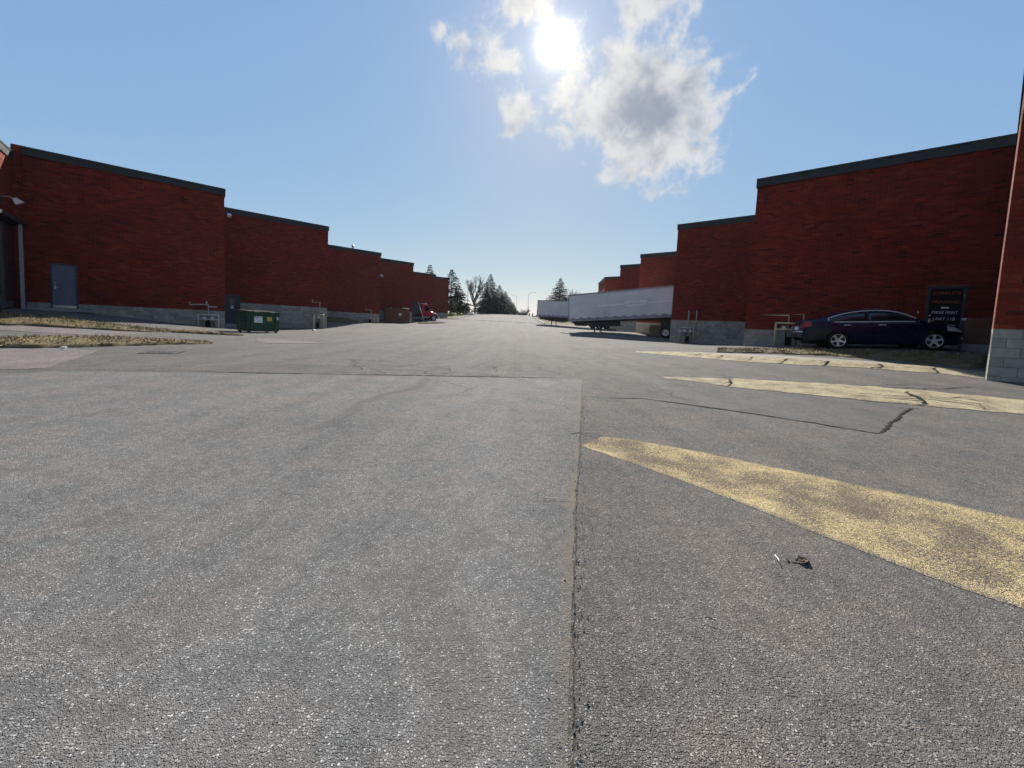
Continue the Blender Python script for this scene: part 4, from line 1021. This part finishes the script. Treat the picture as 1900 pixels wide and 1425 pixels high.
mb = MB(); mb.add([(5.50, -.88, 1.62), (5.50, .88, 1.62), (5.19, .85, 2.42), (5.19, -.85, 2.42), (5.515, -.88, 1.625), (5.515, .88, 1.625), (5.205, .85, 2.425), (5.205, -.85, 2.425)], [(0, 1, 2, 3), (4, 7, 6, 5), (0, 4, 5, 1), (2, 6, 7, 3), (1, 5, 6, 2), (3, 7, 4, 0)]); mb.build('windshield', M['glass'], cab)
mb = MB(); mb.b2(4.3, 4.9, -.7, .7, 2.585, 2.66); mb.build('roof_light_bar', M['white'], cab, bevel=.02)
# pale pole leaning on the truck body
o = MB(); o.tube([(0, 0, 0), (-1.3, 1.3, 2.95)], .05, 8); p_ = o.build('leaning_pole', M['gas_white'], smooth=True); p_.location = (-13.2, 57.2, float(zg(-13.2, 57.2)))
tag(p_, 'pale pole leaning against the black body of red truck', 'pole')

# ------------------------------------------------------------------ dark blue saloon car
M['navy'] = simple('navy_paint', (.0025, .0045, .024), .3, 0, var=.05, nscale=3, coat=.15, spec=.25)
M['alloy'] = simple('alloy_rim', (.80, .80, .81), .35, .25, var=.05)
M['taillight'] = simple('taillight_red', (.35, .015, .02), .15, var=.1)
M['trim'] = simple('bright_trim', (.85, .85, .86), .3, .2, var=.04)
def lerp_tab(tab, x):
    return float(np.interp(x, [a for a, _ in tab], [b for _, b in tab]))
AXR, AXF, AZ, AR_ = -1.20, 1.38, .315, .355
T_top = [(-2.27, .80), (-2.24, 1.00), (-2.15, 1.06), (-1.9, 1.085), (-1.6, 1.07), (-1.2, .98), (0, .95), (.8, .955), (1.0, .965), (1.3, .93), (1.7, .865), (2.0, .78), (2.18, .68), (2.28, .56)]
T_w = [(-2.27, .66), (-2.2, .76), (-2.0, .82), (-1.5, .875), (-.6, .885), (.6, .885), (1.4, .875), (1.8, .82), (2.05, .74), (2.2, .62), (2.28, .50)]
T_low = [(-2.27, .42), (-2.2, .32), (-1.8, .26), (0, .20), (1.7, .22), (2.1, .20), (2.28, .30)]
def yfac(z, top):
    k = (z - .2) / max(top - .2, .1)
    return float(np.interp(k, [0, .15, .45, .62, .80, .93, 1.0], [.955, .985, 1.0, .995, .965, .925, .86]))
cx0, cy0 = 11.89, 14.24; cx1, cy1 = 14.30, 13.16
car_a = math.atan2(cy1 - cy0, cx1 - cx0); midx, midy = (cx0 + cx1) / 2, (cy0 + cy1) / 2
off_y = .76          # the wheels' near face was measured; the centre line lies behind it
ey = Vector((-math.sin(car_a), math.cos(car_a)))
cpx, cpy = midx + ey.x * off_y - .05 * math.cos(car_a), midy + ey.y * off_y - .05 * math.sin(car_a)
zr_, zf_ = float(zg(cx0, cy0)), float(zg(cx1, cy1)); pitch = math.atan2(zf_ - zr_, 2.58)
car = thing('parked_car', 'dark blue saloon car with bright window trim and alloy wheels', 'car', (cpx, cpy, (zr_ + zf_) / 2 - .005), rot=(0, -pitch, car_a))
xs = sorted(set([round(v, 3) for v in list(np.linspace(-2.27, 2.28, 46)) + list(np.linspace(AXR - AR_, AXR + AR_, 17)) + list(np.linspace(AXF - AR_, AXF + AR_, 17))]))
rings = []
for x in xs:
    top, w, low = lerp_tab(T_top, x), lerp_tab(T_w, x), lerp_tab(T_low, x)
    for axx in (AXR, AXF):
        if abs(x - axx) < AR_: low = max(low, AZ + math.sqrt(max(AR_ ** 2 - (x - axx) ** 2, 0)))
    low = min(low, top - .12)
    side = []
    for f_ in (0, .1, .25, .45, .65, .82, .93, 1.0):
        z = low + (top - low) * f_; side.append((w * yfac(z, top), z))
    crown = [(w * .70, top + .022), (w * .38, top + .036), (0, top + .040)]
    half = side + crown
    ring = [(x, -y, z) for y, z in half] + [(x, y, z) for y, z in half[::-1][1:]]
    rings.append(ring)
mb = MB(); mb.loft(rings, close=False, cap=False)
n_ = len(rings[0]); o0 = 0
mb.f.append(tuple(range(n_))); mb.m.append(0); q_ = (len(rings) - 1) * n_; mb.f.append(tuple(q_ + k for k in range(n_))); mb.m.append(0)
body = mb.build('body', M['navy'], car, smooth=True)
mb = MB(); mb.b2(-2.0, 2.05, -.62, .62, .17, .62); mb.build('underbody', M['dark'], car)
# arch lips and wells
for axx in (AXR, AXF):
    for s in (-1, 1):
        mb = MB(); w = lerp_tab(T_w, axx); pts = [(axx + AR_ * 1.015 * math.cos(t_), s * (w * .995), AZ + AR_ * 1.015 * math.sin(t_)) for t_ in np.linspace(-.25, math.pi + .25, 22)]
        mb.tube(pts, .014, 6); mb.build('arch_lip', M['navy'], car, smooth=True)
        mb = MB(); prof = [(axx + AR_ * math.cos(t_), AZ + AR_ * math.sin(t_)) for t_ in np.linspace(-.3, math.pi + .3, 22)]
        mb.loft([[(x, s * .55, z) for x, z in prof], [(x, s * (w * .97), z) for x, z in prof]], close=False, cap=False); mb.build('wheel_well', M['dark'], car)
# cabin
T_roof = [(-1.80, 1.085), (-1.6, 1.135), (-1.35, 1.235), (-1.1, 1.325), (-.8, 1.40), (-.45, 1.445), (-.1, 1.46), (.2, 1.445), (.45, 1.395), (.7, 1.30), (.95, 1.165), (1.15, 1.03), (1.25, .96)]
def ycab(x, z): return .80 * min(1, 1 - max(0, abs(x + .2) - .9) * .10) - .235 * max(0, (z - .95)) / .51 - .02
rings = []
for x in np.linspace(-1.80, 1.25, 40):
    tp = lerp_tab(T_roof, x); b = lerp_tab(T_top, x) - .06
    half = [(ycab(x, b), b)]
    for f_ in (.35, .7, .92): z = b + (tp - b) * f_; half.append((ycab(x, z), z))
    half += [(ycab(x, tp) - .05, tp), (ycab(x, tp) * .6, tp + .018), (0, tp + .024)]
    rings.append([(x, -y, z) for y, z in half] + [(x, y, z) for y, z in half[::-1][1:]])
mb = MB(); mb.loft(rings, close=False, cap=False); cabin = mb.build('cabin', M['navy'], car, smooth=True)
def wtop(x): return lerp_tab(T_roof, x) - .075
for s in (-1, 1):
    for (a, b, nm) in ((-1.42, -.38, 'rear_window'), (-.30, .98, 'front_window')):
        mb = MB(); X = list(np.linspace(a, b, 18)); lo = [(x, s * (ycab(x, 1.0) + .006), 1.0) for x in X]; hi = [(x, s * (ycab(x, max(wtop(x), 1.005)) + .006), max(wtop(x), 1.005)) for x in X]
        mb.v = [tuple(p) for p in lo + hi]; mb.f = [(i, i + 1, 18 + i + 1, 18 + i) for i in range(17)]; mb.m = [0] * 17
        ob = mb.build(nm, M['glass'], car, smooth=True); sd = ob.modifiers.new('thick', 'SOLIDIFY'); sd.thickness = .008; sd.offset = 0
    X = list(np.linspace(-1.46, 1.02, 40)); path = [(x, s * (ycab(x, max(wtop(x), 1.0)) + .012), max(wtop(x), 1.0) + .012) for x in X]
    base = [(x, s * (ycab(x, 1.0) + .014), .985) for x in X[::-1]]
    mb = MB(); mb.tube(path + base + [path[0]], .017, 6); mb.build('window_trim', M['trim'], car, smooth=True)
    mb = MB(); mb.loft([[(.86, s * .86, .98), (.98, s * .86, .98), (.98, s * .86, 1.09), (.88, s * .86, 1.09)], [(.80, s * 1.04, .97), (.90, s * 1.04, .98), (.90, s * 1.04, 1.09), (.82, s * 1.04, 1.10)]]); mr = mb.build('mirror', M['navy'], car, bevel=.02)
    for x in (-.95, .02):
        mb = MB(); mb.tube([(x - .1, s * .892, .865), (x, s * .912, .87), (x + .1, s * .892, .865)], .013, 6); mb.build('door_handle', M['trim'], car, smooth=True)
    for x in (-.36, .86):   # shut lines
        mb = MB(); w = lerp_tab(T_w, x); zz = list(np.linspace(.26, .93, 10)); mb.tube([(x - (.06 if x > 0 else .04) * ((z - .5)), s * (w * yfac(z, .95) + .0005), z) for z in zz], .004, 4); mb.build('shut_line', M['dark'], car)
    mb = MB(); mb.tube([(x, s * (lerp_tab(T_w, x) * yfac(.50, .95) + .004), .50) for x in np.linspace(AXR + .42, AXF - .42, 12)], .016, 6); mb.build('side_moulding', M['navy'], car, smooth=True)
    # lamps, set into the corners
    mb = MB(); P_ = []
    for i, x in enumerate(np.linspace(1.72, 2.13, 8)):
        top = lerp_tab(T_top, x); w = lerp_tab(T_w, x); h1 = .155 - .010 * i
        z1, z0 = top - .035, top - .035 - h1
        P_.append([(x, s * (w * yfac(z0, top) + .008), z0), (x, s * (w * yfac(z1, top) + .010), z1), (x, s * (w * yfac(z1, top) - .05), z1), (x, s * (w * yfac(z0, top) - .05), z0)])
    mb.loft(P_); mb.build('headlight', M['lamp_glass'], car, smooth=False)
    mb = MB(); P_ = []
    for x in np.linspace(-2.245, -1.98, 6):
        top = lerp_tab(T_top, x); w = lerp_tab(T_w, x); z1, z0 = top - .06, top - .24
        P_.append([(x, s * (w * yfac(z0, top) + .008), z0), (x, s * (w * yfac(z1, top) + .010), z1), (x, s * (w * yfac(z1, top) - .05), z1), (x, s * (w * yfac(z0, top) - .05), z0)])
    mb.loft(P_); mb.build('taillight', M['taillight'], car)
    mb = MB(); mb.box((2.13, s * .60, .42), (.06, .16, .07)); mb.build('fog_lamp', M['lamp_glass'], car)
mb = MB(); mb.b2(2.18, 2.27, -.42, .42, .46, .62); mb.build('grille', M['trim'], car, bevel=.02)
mb = MB(); mb.tube([(-2.24, -.72, .62), (-2.29, -.5, .63), (-2.30, 0, .63), (-2.29, .5, .63), (-2.24, .72, .62)], .016, 8); mb.build('bumper_trim', M['trim'], car, smooth=True)
mb = MB(); mb.b2(-2.285, -2.262, -.26, .26, .70, .83); mb.build('number_plate', M['white'], car)
def glass_strip(a, b, nm, inset):
    mb = MB(); X = list(np.linspace(a, b, 12)); rows = []
    for x in X:
        tp = lerp_tab(T_roof, x); y = ycab(x, tp) - inset
        rows.append([(x, yy, tp + .006 + .018 * (1 - (abs(yy) / max(y, .1)) ** 2)) for yy in np.linspace(-y, y, 9)])
    mb.loft(rows, close=False, cap=False); mb.build(nm, M['glass'], car, smooth=True)
glass_strip(.38, 1.10, 'windshield', .09); glass_strip(-1.68, -.86, 'rear_glass', .10)
def alloy(s, axx):
    ty = wheel(car, axx, s * .775, AZ, AZ, .215, name='wheel', spokes=5)
    r = AZ * .70; mb = MB()
    mb.lathe([(r * .90, s * .07), (r * .92, s * .118), (r, s * .122), (r * 1.02, s * .10), (r * .98, s * .02)], 40, 'Y')
    mb.lathe([(0, s * .105), (r * .16, s * .105), (r * .22, s * .09), (r * .22, s * .03)], 20, 'Y')
    for k in range(5):
        t_ = 2 * math.pi * k / 5 + math.pi / 2 + (.0 if axx > 0 else .62); d = Vector((math.cos(t_), 0, math.sin(t_))); e = Vector((-math.sin(t_), 0, math.cos(t_)))
        ring = []
        for (rr_, ww, y0) in ((r * .14, .040, .088), (r * .55, .030, .108), (r * .97, .044, .112)):
            c = d * rr_; ring.append([tuple(c + e * ww + Vector((0, s * y0, 0))), tuple(c - e * ww + Vector((0, s * y0, 0))), tuple(c - e * ww * .7 + Vector((0, s * (y0 - .05), 0))), tuple(c + e * ww * .7 + Vector((0, s * (y0 - .05), 0)))])
        mb.loft(ring)
    mb.build('rim', M['alloy'], ty)
    mb = MB(); mb.lathe([(0, s * .02), (r * .98, s * .02)], 28, 'Y'); mb.build('backing_disc', M['trailer_frame'], ty)  # flat dark disc closing the wheel behind the spokes
for s in (-1, 1):
    for axx in (AXR, AXF): alloy(s, axx)

# brown utility box in the corner behind the car's nose
fr = FR_[1]; g = thing('utility_box', 'reddish brown utility box beside the right-edge block wall', 'utility box', fr.w(7.06, .42, float(zg(16.1, 13.5))), fr.a)
mb = MB(); mb.b2(-.30, .30, -.22, .25, .25, 1.15); bx = mb.build('cabinet', M['brown'], g, bevel=.02)
mb = MB(); mb.b2(-.26, .26, -.24, -.222, .30, 1.10); mb.build('door_panel', M['brown'], bx, bevel=.005)
mb = MB(); mb.b2(-.36, .36, -.30, .30, -.3, .25); mb.build('plinth', M['concrete'], g)
mb = MB(); mb.lathe([(0, .02), (.05, .02), (.06, -.03), (0, -.07)], 12, 'Z', (-.33, -.1, 1.12)); mb.build('lamp', M['white'], g, smooth=True)

# ------------------------------------------------------------------ small things on the ground
g = thing('storm_drain', 'square storm drain cover with dark rim in left pavement', 'drain cover', (-8.55, 9.38, float(zg(-8.55, 9.38))), R(25))
mb = MB(); mb.b2(-.36, .36, -.36, .36, -.05, .006); mb.build('collar', M['crack'], g)
mb = MB(); mb.b2(-.31, .31, -.31, .31, -.04, .010); mb.build('cover', M['asphalt_patch'], g, bevel=.004)
for k in range(5):
    mb = MB(); mb.b2(-.24 + .10 * k, -.20 + .10 * k, -.22, .22, .0105, .013); mb.build('slot', M['crack'], g)
zf = lambda x, y: float(zg(x, y))
# dry curled leaf with its stalk
g = thing('dry_leaf', 'curled brown dry leaf with broken stalk on foreground asphalt', 'leaf', (1.46, 1.83, zf(1.46, 1.83) - .001), R(10))
M['leafbrown'] = simple('dry_leaf_brown', (.20, .115, .045), .6, var=.4, nscale=40)
mb = MB(); rows = []
for i in range(11):
    u = i / 10; w = .021 * math.sin(math.pi * (.06 + .88 * u)) ** .7 * (1 + .22 * math.sin(i * 2.7))
    rows.append([(u * .070 + .004 * math.sin(v * 5 + i), .004 + w * v, .003 + .009 * math.sin(math.pi * u) + .55 * w * v * v + .0025 * math.sin(i * 1.9 + v * 4)) for v in np.linspace(-1, 1, 9)])
mb.loft(rows, close=False, cap=False); ob = mb.build('blade', M['leafbrown'], g, smooth=False); sd = ob.modifiers.new('thick', 'SOLIDIFY'); sd.thickness = .0015
mb = MB(); mb.tube([(.07, .004, .006), (.035, .004, .0135), (.005, .004, .006), (-.02, .008, .004), (-.045, .018, .006)], [.001, .0015, .002, .002, .0015], 6)
for q in ((-.040, .030, .010), (-.055, .006, .008), (-.030, .034, .014)): mb.tube([(-.028, .012, .004), q], [.0016, .0008], 5)
mb.build('stalk', M['trailer_frame'], g)
def stick(a, b, r0, label, m, name='twig', bend=.003):
    za, zb_ = zf(*a), zf(*b); mid = ((a[0] + b[0]) / 2 + bend, (a[1] + b[1]) / 2)
    mb = MB(); o0_ = Vector((a[0], a[1], za)); P_ = [Vector((a[0], a[1], za + r0 + .013)), Vector((*mid, zf(*mid) + r0 + .016)), Vector((b[0], b[1], zb_ + r0 + .013))]
    mb.tube([p - o0_ for p in P_], [r0 * .7, r0, r0 * .6], 6); o = mb.build(name, M[m], smooth=True); o.location = o0_; return tag(o, label, 'twig')
stick((1.375, 1.87), (1.352, 1.80), .0028, 'short white stick left of the dry leaf', 'white')
stick((.23, 2.385), (.42, 2.39), .0018, 'thin pale straw lying across foreground beside the joint', 'gas_white', 'straw')
stick((.80, 1.42), (.83, 1.40), .002, 'tiny dark twig on asphalt right of the long joint', 'crack')
# loose grit along the joint
mb = MB(); rr = random.Random(5)
for k in range(300):
    y = .7 + 5.0 * rr.random() ** 1.6; x = np.interp(y, [p[1] for p in SEAM], [p[0] for p in SEAM]) + abs(rr.gauss(0, .035)) * (1 if rr.random() < .85 else -1) + .006
    r_ = rr.uniform(.002, .0065); z = .004 + r_ * .4
    vs = [(x + r_ * math.cos(i * 2.09 + k) * rr.uniform(.6, 1.2), y + r_ * math.sin(i * 2.09 + k) * rr.uniform(.6, 1.2), z + r_ * rr.uniform(-.2, .2)) for i in range(3)] + [(x, y, z + r_), (x, y, z - r_)]
    mb.add(vs, [(0, 1, 3), (1, 2, 3), (2, 0, 3), (1, 0, 4), (2, 1, 4), (0, 2, 4)], 0 if rr.random() < .82 else 1)
P_ = np.array(mb.v); zt = zg(P_[:, 0], P_[:, 1]); mb.v = [(a, b, c + float(d)) for (a, b, c), d in zip(mb.v, zt)]
stuff(mb.build('grit', [M['concrete'], M['joint']], lot, fix=False))
# white scrap by the first turf wedge
o = MB(); o.loft([[(0, 0, 0), (.12, 0, .0), (.12, .05, .03), (0, .06, .02)], [(0.01, 0, .035), (.11, 0, .05), (.11, .04, .06), (.01, .05, .05)]]); o = o.build('paper_scrap', M['white']); o.location = (-10.62, 9.0, zf(-10.62, 9.0) + .01); tag(o, 'crumpled white scrap at the foot of near grass bank', 'litter')

# ------------------------------------------------------------------ trees
M['bark'] = simple('bark', (.085, .070, .058), .9, var=.25, nscale=6)
M['bark_pale'] = simple('bark_pale', (.16, .145, .13), .9, var=.25, nscale=6)
def foliage(name, a, b):
    m, t, p = mat(name); co = t.new('ShaderNodeNewGeometry').outputs['Position']
    c = t.mix(t.maprange(t.noise(co, .9, 4, .6), .35, .65), a, b); t.put(p.inputs['Base Color'], c); p.inputs['Roughness'].default_value = .75; p.inputs['Specular IOR Level'].default_value = .15
    return m
M['needle'] = foliage('needle', (.022, .042, .022, 1), (.045, .070, .034, 1))
M['needle_blue'] = foliage('needle_blue', (.030, .052, .038, 1), (.052, .078, .05, 1))
M['hedge'] = foliage('hedge_leaf', (.045, .048, .022, 1), (.085, .065, .035, 1))
def conifer_meshes(h, rad, levels, per, seed, bare=.06, droop=.22, clump=.34, gap=0.0, mt='needle'):
    rr = random.Random(seed); tr = MB(); cr = MB()
    tr.tube([(0, 0, -.4), (0, 0, h * .5), (rr.uniform(-.1, .1), 0, h * .97)], [h * .017, h * .010, .02], 8)
    for i in range(levels):
        t_ = i / (levels - 1); z = h * (bare + (1 - bare) * t_); L = rad * (1 - t_) ** .85 * rr.uniform(.72, 1.12) + .12
        if t_ < .12: L *= .7 + 2.5 * t_
        for k in range(per):
            if rr.random() < gap: continue
            a = rr.uniform(0, 6.283); l = L * rr.uniform(.65, 1.1); d = Vector((math.cos(a), math.sin(a), 0)); e = Vector((-d.y, d.x, 0))
            tip = d * l + Vector((0, 0, z - l * droop * rr.uniform(.4, 1.6) + l * .12))
            tr.tube([(0, 0, z), tuple((d * l * .5) + Vector((0, 0, z + l * .04))), tuple(tip)], [.05 * (1 - t_) + .015, .03 * (1 - t_) + .012, .01], 4, cap=False)
            nn = max(3, int(l / (clump * .42)))
            for q in range(nn):
                f_ = .22 + .78 * (q + rr.random()) / nn; c = Vector((0, 0, z)).lerp(tip, f_) + Vector((0, 0, l * .04 * math.sin(math.pi * f_)))
                for _ in range(2):
                    s_ = clump * rr.uniform(.5, 1.15) * (.35 + .65 * (1 - t_)); ax_ = (d * rr.uniform(.4, 1) + e * rr.uniform(-1, 1) + Vector((0, 0, rr.uniform(-.35, .25)))).normalized(); bx_ = ax_.cross(Vector((rr.gauss(0, 1), rr.gauss(0, 1), rr.gauss(0, 1)))).normalized()
                    p0 = c + Vector((rr.gauss(0, .08), rr.gauss(0, .08), rr.gauss(0, .06)))
                    cr.add([p0 - bx_ * s_ * .10, p0 + ax_ * s_ * .55 - bx_ * s_ * .22, p0 + ax_ * s_, p0 + ax_ * s_ * .5 + bx_ * s_ * .22], [(0, 1, 2, 3)])
    return tr.mesh('trunk', M['bark'], True), cr.mesh('crown', M[mt])
def tree(name, loc, meshes, label, scale=1.0, rz=0.0, group=None):
    g = thing(name, label, 'tree', loc, rz, group); g.scale = (scale,) * 3
    link('trunk', meshes[0], g); link('crown', meshes[1], g); return g
def bare_meshes(h, seed, spread=.5, depth=5, rmin=.018, mt='bark', lean=(0, 0), stems=4):
    rr = random.Random(seed); tr = MB(); cr = MB()
    def grow(p, d, l, r_, k):
        n = 3; pts = [p]; q = p.copy(); dd = d.copy()
        for i in range(n):
            dd = (dd + Vector((rr.gauss(0, .10), rr.gauss(0, .10), .06))).normalized(); q = q + dd * l / n; pts.append(q.copy())
        (tr if k <= 1 else cr).tube(pts, [max(r_ * (1 - .38 * i / n), rmin) for i in range(n + 1)], 6 if k < 2 else 4, cap=False)
        if k >= depth: return
        for j in range(3 if k > 0 else stems):
            a = rr.uniform(0, 6.283); e = Vector((math.cos(a), math.sin(a), 0)); f_ = rr.uniform(.45, 1.0) if j else 1.0
            o = pts[0].lerp(pts[-1], f_); nd = (dd + e * spread * rr.uniform(.5, 1.1) + Vector((lean[0], lean[1], .18))).normalized()
            grow(o, nd, l * rr.uniform(.62, .82), max(r_ * .58, rmin), k + 1)
    grow(Vector((0, 0, -.3)), Vector((lean[0] * .3, lean[1] * .3, 1)), h * .27, h * .024, 0)
    return tr.mesh('trunk', M[mt], True), cr.mesh('crown', M[mt])
def bush_mesh(rx, ry, h, n, seed, mt):
    rr = random.Random(seed); mb = MB()
    cs = [(rr.uniform(-.7, .7) * rx, rr.uniform(-.7, .7) * ry, rr.uniform(.3, .8) * h, rr.uniform(.35, .6)) for _ in range(16)]
    for _ in range(n):
        cx_, cy_, cz_, q = rr.choice(cs); v = Vector((rr.gauss(0, 1), rr.gauss(0, 1), rr.gauss(0, 1))).normalized() * rr.uniform(.55, 1.0) * q
        p = Vector((cx_ + v.x * rx * .6, cy_ + v.y * ry * .6, max(.05, cz_ + v.z * h * .55))); a = Vector((rr.gauss(0, 1), rr.gauss(0, 1), rr.gauss(0, 1))).normalized(); b = a.cross(Vector((rr.gauss(0, 1), rr.gauss(0, 1), 1))).normalized(); s_ = rr.uniform(.06, .14)
        mb.add([p - a * s_, p - b * s_ * .5, p + a * s_, p + b * s_ * .5], [(0, 1, 2, 3)])
    return mb.mesh('foliage', M[mt])
pine = conifer_meshes(10.5, 3.8, 26, 13, 3, .10, .10, .85, .06, 'needle')
spruceA = conifer_meshes(12.2, 4.6, 54, 12, 4, .03, .30, .50, 0, 'needle_blue')
spruceB = conifer_meshes(9.0, 4.2, 44, 12, 8, .02, .28, .48, 0, 'needle')
def base_at(x, y, dz=-.05): return (x, y, zf(x, y) + dz)
tree('pine_tree', base_at(-15.3, 93), pine, 'open-branched pine beside the end of left warehouse row', 1.0, .4).scale = (1.25, 1.25, 1.0)
tree('pine_tree', base_at(-21.6, 98), pine, 'pine whose top peeks above the last left roof', 1.12, 2.0)
G = 'spruces along the crest'
for x, y, ms, s_, lab in ((-7.6, 118, spruceA, .98, 'tallest dark spruce right of the bare tree'), (-4.9, 123, spruceB, 1.02, 'second spruce in row descending from tallest'), (-3.1, 128, spruceB, .86, 'third spruce in the row descending toward the road'),
                          (-1.7, 133, spruceB, .70, 'fourth, low spruce in the descending row'), (-.3, 138, spruceB, .55, 'smallest spruce at road end of descending row'), (-8.9, 124, spruceB, .80, 'spruce close behind tallest one on its left')):
    tree('spruce_tree', base_at(x, y), ms, lab, s_, rng.uniform(0, 6), G).scale = (s_ * 1.3, s_ * 1.3, s_)
tree('bare_tree', base_at(-10.6, 106), bare_meshes(13.0, 11, .58, 5, .016, lean=(.06, 0), stems=6), 'tall leafless tree left of the spruces', 1.0)
tree('bare_tree', base_at(4.4, 150, -2), bare_meshes(8.0, 15, .62, 5, .02, 'bark_pale', stems=5), 'small faint leafless tree beyond the road crest', 1.0)
tree('bare_tree', base_at(7.5, 158, -2), bare_meshes(6.5, 16, .62, 4, .02, 'bark_pale', stems=5), 'smallest faint leafless tree left of far trailer', 1.0)
tree('spruce_tree', base_at(10.6, 92), spruceA, 'dark spruce rising behind the trailers', .78, 1.0).scale = (1.2, 1.2, .80)
tree('pine_tree', base_at(7.9, 95), pine, 'small pine low behind far trailer, left of spruce', .45, 1.0)
tree('bare_tree', base_at(14.0, 94), bare_meshes(10.5, 21, .5, 5, .018, 'bark_pale', stems=5), 'thin leafless tree right of spruce behind trailers', .92)
for x, y, rx, h, mt, lab in ((-14.8, 86, 2.6, 3.5, 'hedge', 'largest dark shrub at end of left warehouse row'), (-13.2, 90, 2.2, 2.9, 'hedge', 'middle dark shrub by the left verge'), (-12.4, 95, 1.9, 2.2, 'needle', 'low green shrub nearest the bare tree')):
    g = thing('shrub', lab, 'shrub', base_at(x, y)); link('foliage', bush_mesh(rx, rx * .8, h, 4200, int(h * 10), mt), g)
    tr = MB()
    for k in range(6): tr.tube([(rng.uniform(-.2, .2), rng.uniform(-.2, .2), -.2), (rng.uniform(-rx, rx) * .6, rng.uniform(-rx, rx) * .5, h * .75)], [.04, .012], 5)
    tr.build('stem', M['bark'], g)
# verges, kerbs, far things
struct(ruled([(-30, 68.3), (-20, 80), (-12.5, 92), (-11, 110), (-10.5, 132)], [(-10.9, 68.3), (-10.8, 80), (-10.75, 92), (-10.4, 110), (-9.9, 132)], 30, 8, lambda u, v: .10 - .0 * v, skirt=.25, seed=61).build('grass_verge', M['field'], fix=False))
struct(ruled([(-10.95, 69), (-10.75, 92), (-9.95, 132)], [(-10.72, 69), (-10.52, 92), (-9.72, 132)], 30, 1, .16, skirt=.25, seed=62).build('kerb', M['concrete'], fix=False))
struct(ruled([(5.25, 67), (5.1, 90), (5.7, 132)], [(5.5, 67), (5.35, 90), (5.95, 132)], 30, 1, .14, skirt=.25, seed=63).build('kerb', M['concrete'], fix=False))
for x, y, lab in ((4.3, 107, 'left of two short dark bollards at the road crest'), (5.2, 107, 'right of two short dark bollards at the road crest')):
    o = MB(); o.lathe([(0, -.2), (.16, -.2), (.16, .62), (.20, .64), (.18, .74), (.10, .86), (0, .90)], 12); o = o.build('bollard', M['frame'], smooth=True); o.location = base_at(x, y, 0); tag(o, lab, 'bollard', 'bollards at the crest')
g = thing('low_building', 'low grey building peeking over the road crest under spruces', 'building', base_at(1.6, 152, -1.5), R(3))
M['far_wall'] = simple('far_wall', (.30, .29, .31), .8, var=.12, nscale=.6)
mb = MB(); mb.b2(-3.6, 3.2, -2, 3, 0, 3.9); mb.build('wall', M['far_wall'], g)
mb = MB(); mb.loft([[(-3.9, -2.3, 3.9), (3.5, -2.3, 3.9), (3.5, 3.3, 3.9), (-3.9, 3.3, 3.9)], [(-3.6, .3, 4.6), (3.2, .3, 4.6), (3.2, .7, 4.6), (-3.6, .7, 4.6)]]); mb.build('roof', M['roof'], g)
for k in range(4):
    mb = MB(); mb.b2(-3.0 + 1.6 * k, -2.1 + 1.6 * k, -2.04, -2.0, 2.2, 3.3); mb.build('window', M['glass'], g)
def street_lamp(x, y, h, lab, arm):
    g = thing('street_lamp', lab, 'street lamp', base_at(x, y), 0, 'street lamps')
    mb = MB(); mb.tube([(0, 0, -.3), (0, 0, h * .6), (0, 0, h)], [.07, .06, .045], 10); mb.build('pole', M['gas_white'], g, smooth=True)
    mb = MB(); mb.tube([(0, 0, h - .1), (arm * .4, 0, h + .5), (arm, 0, h + .65)], [.05, .045, .04], 8); mb.build('arm', M['gas_white'], g, smooth=True)
    mb = MB(); mb.loft([[(arm, -.1, h + .6), (arm, .1, h + .6), (arm, .1, h + .7), (arm, -.1, h + .7)], [(arm + (.7 if arm > 0 else -.7), -.16, h + .58), (arm + (.7 if arm > 0 else -.7), .16, h + .58), (arm + (.7 if arm > 0 else -.7), .1, h + .70), (arm + (.7 if arm > 0 else -.7), -.1, h + .70)]]); mb.build('lamp_head', M['meter'], g)
street_lamp(-11.9, 98, 8.2, 'grey street lamp with curved arm left of bare tree', 2.4)
street_lamp(.9, 160, 9.5, 'faint far street lamp right of the smallest spruce', -1.8)
street_lamp(5.0, 140, 8.6, 'faint street lamp just left of far trailer', 2.0)
g = thing('perimeter_fence', 'dark low fence under the spruces on the crest', 'fence', base_at(-8.0, 116, 0))
for k in range(6):
    mb = MB(); mb.b2(k * 1.6 - .05, k * 1.6 + .05, -.05, .05, -.3, 1.2); mb.build('post', M['fascia'], g)
for z in (.4, .75, 1.1):
    mb = MB(); mb.b2(-.1, 8.1, -.02, .02, z - .05, z + .05); mb.build('rail', M['fascia'], g)

# ------------------------------------------------------------------ air
hz = bpy.data.materials.new('haze'); hz.use_nodes = True; ht = NT(hz.node_tree); ht.n.clear()
ho = ht.new('ShaderNodeOutputMaterial'); hv = ht.new('ShaderNodeVolumePrincipled'); ht.l.new(hv.outputs[0], ho.inputs['Volume'])
hv.inputs['Color'].default_value = (.80, .88, 1.0, 1); hv.inputs['Density'].default_value = .00010; hv.inputs['Anisotropy'].default_value = .25
mb = MB(); mb.b2(-500, 500, -320, 580, -32, 30); stuff(mb.build('haze', hz))
